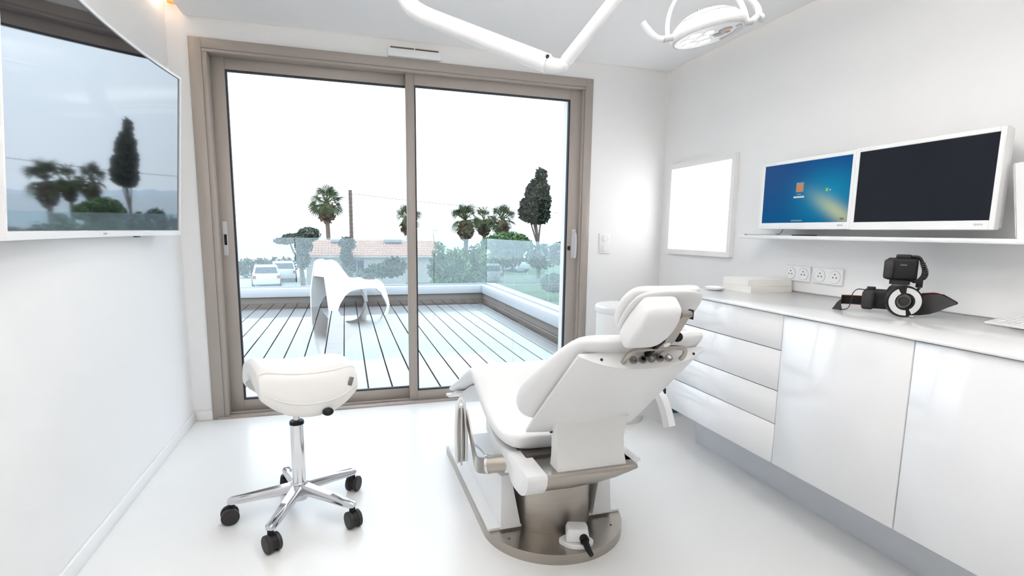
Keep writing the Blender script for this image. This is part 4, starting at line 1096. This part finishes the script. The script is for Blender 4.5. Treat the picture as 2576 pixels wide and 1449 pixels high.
# ================================================================== DENTAL CHAIR
def dental_chair():
    X0 = 0.785
    t = thing('dental_chair', 'white reclined dental chair on a brushed steel base', 'dental chair', (X0, 1.95, 0))
    # --- base plate with half-round front
    def dshape(r, ye, yc=1.93, n=40):
        p = [(X0-r, ye), (X0-r, yc)]
        p += [(X0 + r*math.cos(PI + PI*i_/n), yc + r*math.sin(PI + PI*i_/n)) for i_ in range(1, n)]
        return p + [(X0+r, yc), (X0+r, ye)]
    base = MB().prism(dshape(0.29, 2.74), 0.0, 0.040).bevel(0.003, 2).build('base_plate', M_STEEL, t, True, 0.5)
    MB().prism([(X0-0.284, 1.87), (X0+0.284, 1.87), (X0+0.284, 2.735), (X0-0.284, 2.735)], 0.040, 0.050).bevel(0.003, 2).build('base_cover', M_WHITE, t, True)
    for (dx, yy) in ((0.20, 1.78), (-0.22, 1.80)):
        MB().cyl((X0+dx, yy, 0.040), (X0+dx, yy, 0.0415), 0.004, n=12).build('screw', M_DGREY, base, True)
    # --- fairings beside the column
    for sg in (-1, 1):
        xo_b, xo_t, xi_b, xi_t = 0.238, 0.232, 0.155, 0.196
        def sec(y, h):
            f_ = (h-0.05)/0.215
            return [Vector((X0+sg*xo_b, y, 0.05)), Vector((X0+sg*(xo_b+(xo_t-xo_b)*f_), y+0.015*f_, h)), Vector((X0+sg*(xi_b+(xi_t-xi_b)*f_), y+0.015*f_, h)), Vector((X0+sg*xi_b, y, 0.05))]
        MB().loft([sec(1.855, 0.262), sec(2.05, 0.215), sec(2.35, 0.135), sec(2.70, 0.056)]).bevel(0.004, 2, 0.5).build('fairing', M_WHITE, t, True, 0.6)
    MB().prism([(X0-0.15, 2.05), (X0+0.15, 2.05), (X0+0.15, 2.72), (X0-0.15, 2.72)], 0.050, 0.10).bevel(0.01, 2).build('ramp_cover', M_WHITE, t, True)
    # --- column
    cy = 1.945
    MB().lathe([(0.001, 0.04), (0.165, 0.04), (0.165, 0.222), (0.162, 0.226), (0.001, 0.226)], (X0, cy, 0), 64).build('column', M_STEEL, t, True, 0.5)
    MB().lathe([(0.001, 0.226), (0.155, 0.226), (0.155, 0.238), (0.001, 0.238)], (X0, cy, 0), 64).build('column_seal', M_RUBBER, t, True, 0.5)
    MB().lathe([(0.001, 0.238), (0.150, 0.238), (0.150, 0.275), (0.001, 0.275)], (X0, cy, 0), 64).build('swivel_drum', M_STEEL, t, True, 0.5)
    # --- foot connector box with black plug
    fb = MB().loft([[Vector((x_*s, y_*s, z)) for x_, y_ in [(0.055*math.cos(2*PI*i_/28)*(1+0.18*abs(math.cos(4*PI*i_/28))), 0.045*math.sin(2*PI*i_/28)) for i_ in range(28)]] for s, z in ((1.0, 0.0405), (1.0, 0.052), (0.92, 0.056))], mtx=Matrix.Translation((0.800, 1.705, 0)) @ Matrix.Rotation(-0.35, 4, 'Z')).build('connector_foot', M_WHITE, t, True, 0.6)
    TB = Matrix.Translation((0.806, 1.712, 0.056)) @ Matrix.Rotation(-0.35, 4, 'Z')
    MB().loft([[Vector((x_*s, y_*s+dy, z)) for x_, y_ in ((-0.042, -0.036), (0.042, -0.036), (0.042, 0.036), (-0.042, 0.036))] for s, dy, z in ((1.0, 0, 0.0), (1.0, 0, 0.030), (0.84, 0.002, 0.048))], mtx=TB).bevel(0.006, 3, 0.4).build('connector_box', M_WHITE, fb, True, 0.8)
    pl = [TB @ Vector(p) for p in ((0.022, -0.030, 0.020), (0.026, -0.048, 0.016), (0.036, -0.078, 0.002), (0.046, -0.100, -0.006))]
    MB().tube(pl[:2], 0.017, 14).build('plug_collar', M_RUBBER, fb, True)
    MB().tube(pl[1:], [0.013, 0.011, 0.0085], 12).build('cable_gland', M_RUBBER, fb, True)
    # --- cross carrier (curved steel trough) with white end caps
    def hull(dep, k=1.0, dy=0.0, n=14):
        p = [(1.562+dy, 0.398), (1.556+dy, 0.391)]
        for i_ in range(n+1):
            a = PI + PI*i_/n
            p.append((1.666+dy + 0.111*k*math.cos(a), 0.386 + dep*math.sin(a)))
        return p + [(1.778+dy, 0.391), (1.772+dy, 0.398)]
    def hloft(secs):
        return MB().loft([[Vector((X0+x_, y, z)) for y, z in hull(dp, k, dy)] for x_, dp, k, dy in secs])
    hloft([(-0.166, 0.078, 1, 0), (-0.06, 0.080, 1, 0), (0.04, 0.072, 1, 0), (0.10, 0.058, 1, 0), (0.14, 0.040, 1, 0), (0.165, 0.022, 1, 0), (0.173, 0.006, 1, 0)]).build('carrier', M_STEEL, t, True, 0.5)
    hloft([(0.06, 0.066, 0.9, 0.04), (0.12, 0.060, 0.9, 0.04), (0.17, 0.044, 0.9, 0.04), (0.20, 0.024, 0.9, 0.04), (0.208, 0.006, 0.9, 0.04)]).build('carrier_end_cap', M_WHITE, t, True, 0.6)
    o_ = [(1.666+(y-1.666)*1.03, 0.355+(z-0.355)*1.06) for y, z in hull(0.082)]
    i_ = [(1.666+(y-1.666)*0.80, 0.355+(z-0.355)*0.78) for y, z in hull(0.082)]
    MB().loft([[Vector((X0-0.246, y, z)) for y, z in i_], [Vector((X0-0.236, y, z)) for y, z in o_], [Vector((X0-0.1665, y, z)) for y, z in o_]]).build('carrier_end_cap', M_WHITE, t, True, 0.6)
    MB().cyl((X0-0.1695, 1.578, 0.398), (X0-0.1695, 1.578, 0.400), 0.004, n=10).build('screw', M_DGREY, t, True)
    rbox('swivel_arm', M_STEEL, t, X0-0.12, X0+0.12, 1.70, 2.06, 0.275, 0.362, 0.006)
    # --- seat base: dark bellows box and white under-shell
    rbox('seat_mechanism', M_BROWN, t, X0-0.19, X0+0.19, 1.705, 2.10, 0.36, 0.41, 0.004)
    MB().loft([[Vector((X0+s*w, y, z0)), Vector((X0+s*w, y, z1)), Vector((X0+s*(w-0.05), y, z1)), Vector((X0+s*(w-0.05), y, z0))] for s in (-1,) for y, z0, z1, w in ((1.74, 0.33, 0.39, 0.215), (1.82, 0.30, 0.39, 0.235), (1.92, 0.31, 0.385, 0.240), (2.10, 0.37, 0.42, 0.235))]).bevel(0.008, 2, 0.4).build('hinge_housing', M_WHITE, t, True)
    MB().loft([[Vector((X0+s*w, y, z0)), Vector((X0+s*w, y, z1)), Vector((X0+s*(w-0.05), y, z1)), Vector((X0+s*(w-0.05), y, z0))] for s in (1,) for y, z0, z1, w in ((1.74, 0.33, 0.39, 0.215), (1.82, 0.30, 0.39, 0.235), (1.92, 0.31, 0.385, 0.240), (2.10, 0.37, 0.42, 0.235))]).bevel(0.008, 2, 0.4).build('hinge_housing', M_WHITE, t, True)
    # --- seat and leg cushion
    prof = [(1.715, 0.475, 0.050, 0.195), (1.735, 0.490, 0.082, 0.222), (1.79, 0.488, 0.092, 0.240), (1.87, 0.478, 0.094, 0.252), (1.97, 0.492, 0.096, 0.260), (2.07, 0.542, 0.104, 0.265), (2.17, 0.606, 0.112, 0.268), (2.25, 0.628, 0.108, 0.268), (2.34, 0.602, 0.095, 0.264), (2.48, 0.535, 0.080, 0.256), (2.66, 0.450, 0.065, 0.25), (2.88, 0.350, 0.055, 0.245), (3.06, 0.275, 0.030, 0.24)]
    def cush_ring(frame, w, th, crown=0.018, n=28, e=4.5, e2=2.6):
        o, ex, en = frame
        r = []
        for i_ in range(n):
            a = 2*PI*i_/n
            c, s = math.cos(a), math.sin(a)
            xx = w*math.copysign(abs(c)**(2/e), c); nn = th/2*math.copysign(abs(s)**(2/e2), s)
            dish = -crown*(1-(xx/w)**2) if s > 0 else 0
            r.append(o + ex*xx + en*(nn - th/2 + dish))
        return r
    rings = []
    for i_, (y, z, th, w) in enumerate(prof):
        a, b = prof[max(0, i_-1)], prof[min(len(prof)-1, i_+1)]
        d = Vector((0, b[0]-a[0], b[1]-a[1])).normalized()
        n_ = Vector((0, -d.z, d.y))
        rings.append(cush_ring((Vector((X0, y, z)), Vector((1, 0, 0)), n_), w, th, 0.012))
    MB().loft(rings).build('seat_cushion', M_VINYL, t, True, 3.0, sub=1)
    MB().loft([[Vector((X0+sx*w, y, z)) for sx, z in ((-1, z1), (1, z1), (1, z0), (-1, z0))] for y, z0, z1, w in ((2.34, 0.43, 0.50, 0.20), (2.5, 0.38, 0.44, 0.21), (2.72, 0.29, 0.345, 0.205), (2.88, 0.23, 0.275, 0.19))]).bevel(0.008, 2, 0.5).build('leg_undershell', M_WHITE, t, True, 0.8)
    MB().loft([[Vector((X0+sx*0.24, y, z)) for sx, z in ((-1, z1), (1, z1), (1, z0), (-1, z0))] for y, z0, z1 in ((2.74, 0.330, 0.345), (2.92, 0.255, 0.270), (3.02, 0.235, 0.250))]).bevel(0.004, 2, 0.5).build('foot_plate', M_WHITE, t, True, 0.8)
    # --- backrest frame of reference
    d = Vector((0, -0.742, 0.670)).normalized(); n_ = Vector((0, 0.670, 0.742)).normalized(); ex = Vector((1, 0, 0))
    O = Vector((X0, 1.640, 0.545))
    bs = [(0.030, 0.060, 0.215, 0.0), (0.040, 0.100, 0.242, 0.0), (0.060, 0.116, 0.256, 0.0), (0.11, 0.122, 0.262, 0.0), (0.18, 0.120, 0.258, 0.0), (0.27, 0.110, 0.246, 0.0), (0.36, 0.098, 0.230, 0.0), (0.44, 0.084, 0.214, 0.0), (0.500, 0.068, 0.200, 0.0), (0.53, 0.046, 0.186, 0.0), (0.54, 0.020, 0.165, 0.010)]
    rings = []
    for s, th, w, off in bs:
        rings.append(cush_ring((O + d*s + n_*(th + 0.001 + off), ex, n_), w, th, 0.016, 28, 4.0))
    MB().loft(rings).build('back_cushion', M_VINYL, t, True, 3.0, sub=1)
    # rear shell: lens-shaped section, flat ledge on top
    rings = []
    for s, w, bul in ((-0.045, 0.205, 0.010), (0.0, 0.207, 0.018), (0.10, 0.206, 0.028), (0.22, 0.204, 0.036), (0.34, 0.201, 0.044), (0.46, 0.198, 0.050), (0.492, 0.197, 0.050)):
        r = [O + d*s + ex*w + n_*0.004, O + d*s - ex*w + n_*0.004]
        for i_ in range(13):
            xx = -1 + 2*i_/12
            r.append(O + d*s + ex*(xx*w) - n_*(0.004 + bul*(1-abs(xx)**2.4)))
        rings.append(r)
    shell = MB().loft(rings).bevel(0.003, 2, 0.9).build('back_shell', M_WHITE, t, True, 0.6)
    top = O + d*0.4925
    for i_ in range(5):
        c = top + ex*(-0.042 + 0.0275*i_) - n_*0.027
        bt = MB().cyl(c, c + d*0.007, 0.0105, n=20).build('button', M_STEEL, shell, True)
        MB().cyl(c + d*0.0071, c + d*0.0085, 0.006, n=14).build('button_face', M_CHROME, bt, True)
    for xx in (-0.135, 0.155):
        c = top + ex*xx - n_*0.018
        MB().cyl(c, c + d*0.002, 0.004, n=10).build('screw', M_DGREY, shell, True)
    c = O + d*(-0.015) - ex*0.125 - n_*0.022
    MB().cyl(c, c - n_*0.004, 0.005, n=10).build('screw', M_DGREY, shell, True)
    # handle bar over the buttons
    hp = [top + ex*a - n_*b + d*c_ for a, b, c_ in ((-0.074, 0.030, 0.0), (-0.074, 0.028, 0.020), (-0.062, 0.022, 0.040), (-0.035, 0.018, 0.046), (0.060, 0.018, 0.046), (0.098, 0.022, 0.042), (0.108, 0.028, 0.022), (0.108, 0.030, 0.0))]
    MB().tube(smooth_path(hp, 4), 0.0065, 10).build('handle_bar', M_STEEL, shell, True)
    # --- white bracket block between carrier and shell
    rings = []
    for z, y0, dx in ((0.398, 1.574, 0.0), (0.44, 1.588, -0.003), (0.49, 1.594, -0.003), (0.535, 1.588, 0.0), (0.575, 1.574, 0.004)):
        rings.append([Vector((X0-0.122-dx, y0, z)), Vector((X0+0.136+dx, y0, z)), Vector((X0+0.136+dx, 1.645, z)), Vector((X0-0.122-dx, 1.645, z))])
    MB().loft(rings).bevel(0.006, 2, 0.8).build('back_bracket', M_WHITEM, t, True, 0.7)
    # --- headrest
    dh = Vector((0, -0.70, 0.714)).normalized(); nh = Vector((0, 0.714, 0.70)).normalized()
    OH = Vector((X0-0.002, 1.262, 0.920))
    hs_ = [(0.0, 0.018, 0.062), (0.010, 0.034, 0.086), (0.04, 0.042, 0.104), (0.09, 0.044, 0.112), (0.138, 0.042, 0.109), (0.168, 0.034, 0.096), (0.178, 0.018, 0.078)]
    rings = [cush_ring((OH + dh*s + nh*(th+0.016), ex, nh), w, th, 0.006, 28, 3.6) for s, th, w in hs_]
    hc = MB().loft(rings).build('headrest_cushion', M_VINYL, t, True, 3.0, sub=2)
    rings = [cush_ring((OH + dh*s + nh*0.020, ex, nh), w, th, 0.0, 28, 3.6) for s, th, w in ((0.000, 0.010, 0.070), (0.020, 0.018, 0.096), (0.09, 0.020, 0.111), (0.152, 0.018, 0.105), (0.182, 0.010, 0.084))]
    MB().loft(rings).build('headrest_rim', M_WHITE, hc, True, 3.0, sub=2)
    rings = []
    for s, th, xa, xb in ((-0.004, 0.026, -0.070, -0.020), (0.006, 0.046, -0.086, -0.006), (0.03, 0.062, -0.098, 0.004), (0.085, 0.070, -0.102, 0.012), (0.140, 0.064, -0.098, 0.014), (0.166, 0.050, -0.090, 0.012), (0.174, 0.034, -0.082, 0.006)):
        rings.append(cush_ring((OH + dh*s + nh*0.006 + ex*((xa+xb)/2), ex, nh), (xb-xa)/2, th, 0.0, 28, 7.0, 5.0))
    MB().loft(rings).build('headrest_back_block', M_WHITE, hc, True, 3.0, sub=2)
    # strut, pivot, knob
    st = [OH + ex*0.028 + dh*(-0.042) - nh*0.034, OH + ex*0.024 + dh*0.055 - nh*0.050, OH + ex*0.022 + dh*0.152 - nh*0.040]
    sb = MB().strip(st, ex*0.030, 0.010).bevel(0.002, 1, 0.5).build('headrest_strut', M_STEEL, t, True)
    MB().cyl(st[2] - ex*0.012, st[2] + ex*0.018, 0.010, n=18).build('pivot', M_STEEL, sb, True)
    rbox('pivot_stop', M_RUBBER, sb, st[2].x+0.018, st[2].x+0.021, st[2].y-0.009, st[2].y+0.009, st[2].z-0.012, st[2].z+0.012)
    MB().strip([st[0] - ex*0.021, st[1] - ex*0.021], ex*0.012, 0.012).build('strut_channel', M_RUBBER, sb)
    c = st[0].lerp(st[1], 0.80)
    MB().cyl(c - nh*0.004, c - nh*0.007, 0.010, n=18).build('pivot_disc', M_CHROME, sb, True)
    kc = OH + ex*0.076 + dh*0.020 - nh*0.02
    MB().tube([kc - ex*0.040, kc], 0.004, 8).build('knob_stem', M_STEEL, sb, True)
    MB().sphere(kc + ex*0.004, 0.0150, (1, 1, 0.92), 20).build('knob', M_RUBBER, sb, True)
    # --- left armrest, folded down beside the seat
    al = MB().tube(smooth_path([(0.444, 2.20, 0.185), (0.440, 2.20, 0.33), (0.446, 2.20, 0.44), (0.462, 2.20, 0.478), (0.478, 2.20, 0.44), (0.486, 2.20, 0.33), (0.486, 2.20, 0.19)], 5), 0.007, 8)
    arm = al.build('armrest_rim', M_WHITE, t, True)
    rbox('armrest_plate', M_STEEL, arm, 0.447, 0.482, 2.205, 2.215, 0.185, 0.43, 0.002)
    rbox('armrest_spine', M_LGREY, arm, 0.459, 0.466, 2.186, 2.205, 0.175, 0.44, 0.002)
    rbox('armrest_backing', M_WHITE, arm, 0.445, 0.484, 2.215, 2.245, 0.19, 0.44, 0.006)
    MB().strip(smooth_path([(0.486, 2.19, 0.40), (0.490, 2.12, 0.33), (0.482, 2.03, 0.285), (0.474, 1.95, 0.287), (0.486, 1.90, 0.30), (0.508, 1.87, 0.31)], 5), (0, 0.004, 0.062), 0.007).build('armrest_band', M_STEEL, arm, True)
    MB().cyl((0.500, 1.875, 0.315), (0.575, 1.835, 0.330), 0.034, n=28).build('armrest_pivot', M_STEEL, arm, True, 0.5)
    MB().cyl((0.494, 1.878, 0.314), (0.502, 1.874, 0.3155), 0.037, n=28).build('pivot_cap', M_ALU, arm, True, 0.5)
    # --- right armrest: white curved wing
    wing = [(1.58, 0.66), (1.62, 0.62), (1.66, 0.55), (1.70, 0.50), (1.80, 0.462), (1.90, 0.43), (1.98, 0.42)]
    pw = smooth_path([(1.108, 1.60, 0.505), (1.105, 1.625, 0.560), (1.093, 1.655, 0.612), (1.080, 1.70, 0.600), (1.060, 1.80, 0.520), (1.045, 1.90, 0.455), (1.035, 2.0, 0.43)], 5)
    MB().strip(pw, (0.030, 0.006, 0.0), 0.030).bevel(0.008, 2, 0.5).build('armrest_wing', M_WHITE, t, True, 0.9)
    MB().loft([[Vector((1.084+a, y, z0)), Vector((1.096+a, y, z0)), Vector((1.096+a, y, z1)), Vector((1.084+a, y, z1))] for a, y, z0, z1 in ((0.01, 1.615, 0.505, 0.555), (0.0, 1.66, 0.515, 0.605), (-0.012, 1.72, 0.510, 0.585), (-0.025, 1.82, 0.47, 0.505), (-0.04, 1.92, 0.435, 0.45))]).build('armrest_web', M_LGREY, t)
    rbox('armrest_clip', M_RUBBER, t, 1.106, 1.112, 1.640, 1.652, 0.612, 0.636)
dental_chair()

# ================================================================== SURGICAL LAMP
def exam_lamp():
    t = thing('examination_lamp', 'white ceiling-hung examination lamp on a jointed arm', 'lamp', (0.2, 2.05, RZ))
    a = Vector((0.227, -0.059, 0.052)).normalized()
    zz = Vector((0, 0, 1)); upv = (zz - a*zz.dot(a)).normalized(); b = upv.cross(a)
    C = Vector((1.160, 1.588, 1.862))
    T = axes(C, a, b, upv)
    head = MB().lathe([(0.112, -0.014), (0.119, -0.008), (0.121, 0.002), (0.114, 0.018), (0.096, 0.036), (0.070, 0.051), (0.040, 0.060), (0.001, 0.063)], (0, 0, 0), 48, T).build('lamp_head', M_WHITE, t, True, 0.8)
    MB().tube([T @ Vector((0.101*math.cos(2*PI*i_/48), 0.101*math.sin(2*PI*i_/48), 0.0335)) for i_ in range(49)], 0.0012, 6).build('seam_line', M_LGREY, head, True)
    for x_ in (-0.02, 0.02):
        MB().cyl(T @ Vector((x_, 0.0, 0.060)), T @ Vector((x_, 0.0, 0.073)), 0.004, n=10).build('screw', M_STEEL, head, True)
    MB().lathe([(0.001, -0.016), (0.108, -0.016), (0.112, -0.0135), (0.001, -0.0135)], (0, 0, 0), 48, T).build('face_plate', M_WHITE, head, True, 0.5)
    MB().tube([T @ Vector((0.112*math.cos(2*PI*i_/48), 0.112*math.sin(2*PI*i_/48), -0.013)) for i_ in range(49)], 0.003, 8).build('rim_ring', M_LGREY, head, True)
    cells = [(-0.062, -0.040), (-0.012, -0.046), (0.040, -0.040), (-0.070, 0.008), (-0.018, 0.0), (0.036, 0.0), (-0.046, 0.052), (0.006, 0.050)]
    for i_, (x_, y_) in enumerate(cells):
        MB().lathe([(0.001, -0.0175), (0.0205, -0.0175), (0.0215, -0.016), (0.001, -0.0160)], (x_, y_, 0), 20, T).build('lens', M_REFLECT if i_ not in (2, 5) else M_LENS, head, True, 0.5)
    MB().cyl(T @ Vector((0.062, -0.010, -0.0185)), T @ Vector((0.062, -0.010, -0.016)), 0.007, n=12).build('indicator', mat('orange_indicator', (0.75, 0.20, 0.04), 0.4, noise=0.02), head, True)
    MB().loft([[T @ Vector((0.086*math.cos(an)*k, 0.086*math.sin(an)*k, z)) for k, z in ((1.0, -0.0165), (1.22, -0.0165), (1.22, -0.0185), (1.0, -0.0185))] for an in [-0.75 + 1.5*j/12 for j in range(13)]]).build('vent_band', M_LGREY, head)
    # yoke
    yk = [T @ Vector((-0.134*math.cos(an), 0.0, 0.004 + 0.150*math.sin(an))) for an in [PI*j/24 for j in range(25)]]
    MB().strip(yk, b*0.018, 0.009).bevel(0.002, 1, 0.5).build('yoke', M_WHITE, t, True, 0.8)
    for sg in (-1, 1):
        MB().cyl(T @ Vector((sg*0.116, 0, 0.003)), T @ Vector((sg*0.150, 0, 0.003)), 0.011, n=18).build('yoke_pivot', M_LGREY, t, True)
    MB().tube(smooth_path([T @ Vector(p) for p in ((-0.150, 0, 0.003), (-0.172, 0, 0.012), (-0.196, 0, 0.044), (-0.208, 0, 0.068))], 5), [0.010]*4 + [0.0105]*8 + [0.010]*4, 12).build('handle', M_WHITE, t, True)
    MB().tube(smooth_path([T @ Vector(p) for p in ((0.150, 0, 0.003), (0.176, 0, 0.020), (0.170, 0, 0.050), (0.140, 0, 0.085), (0.128, 0, 0.11))], 5), 0.0105, 12).build('handle', M_WHITE, t, True)
    MB().cyl(T @ Vector((0.176, 0, 0.006)), T @ Vector((0.186, 0, 0.012)), 0.016, n=16).build('handle_cap', M_LGREY, t, True)
    # arms
    elbow = Vector((0.672, 1.730, 1.745))
    bend = [(0.205, 2.075, RZ-0.02), (0.207, 2.07, 2.18), (0.217, 2.062, 2.06), (0.245, 2.045, 1.995), (0.290, 2.012, 1.955), (0.36, 1.962, 1.915)]
    P_ = smooth_path(bend, 6) + [Vector((0.36, 1.962, 1.915)).lerp(elbow, k/6) for k in range(1, 6)] + [Vector((0.36, 1.962, 1.915)).lerp(elbow, 0.955)]
    MB().tube(P_, 0.0300, 24).build('main_arm', M_WHITE, t, True, 1.2)
    e0 = Vector((0.36, 1.962, 1.915)).lerp(elbow, 0.955)
    MB().tube([e0, elbow, elbow + Vector((0.03, -0.02, -0.004))], [0.026, 0.024, 0.019], 20).build('elbow_joint', M_WHITE, t, True)
    s0 = elbow + Vector((0.028, -0.018, 0.0)); s1 = Vector((0.955, 1.480, 2.105))
    MB().tube([s0.lerp(s1, k) for k in (0, 0.04, 0.3, 0.62, 0.64, 1.0)], [0.016, 0.0205, 0.0205, 0.0205, 0.0175, 0.0175], 20).build('spring_arm', M_WHITE, t, True, 1.0)
    MB().sphere(s0, 0.0215, (1, 1, 1), 18).build('elbow_cap', M_WHITE, t, True)
    MB().cyl(e0 + Vector((-0.014, -0.030, 0.012)), e0 + Vector((-0.014, -0.036, 0.012)), 0.006, n=12).build('elbow_screw', M_BLACK, t, True)
    MB().tube(smooth_path([s1, s1 + Vector((0.06, -0.01, 0.05)), Vector((1.07, 1.55, 2.14)), Vector((1.125, 1.592, 2.08)), T @ Vector((0, 0, 0.155))], 6), 0.018, 14).build('lamp_neck', M_WHITE, t, True)
    MB().lathe([(0.001, 0.0), (0.10, 0.0), (0.10, -0.012), (0.055, -0.03), (0.001, -0.03)], (0.205, 2.075, RZ), 32).build('ceiling_rose', M_WHITE, t, True)
exam_lamp()
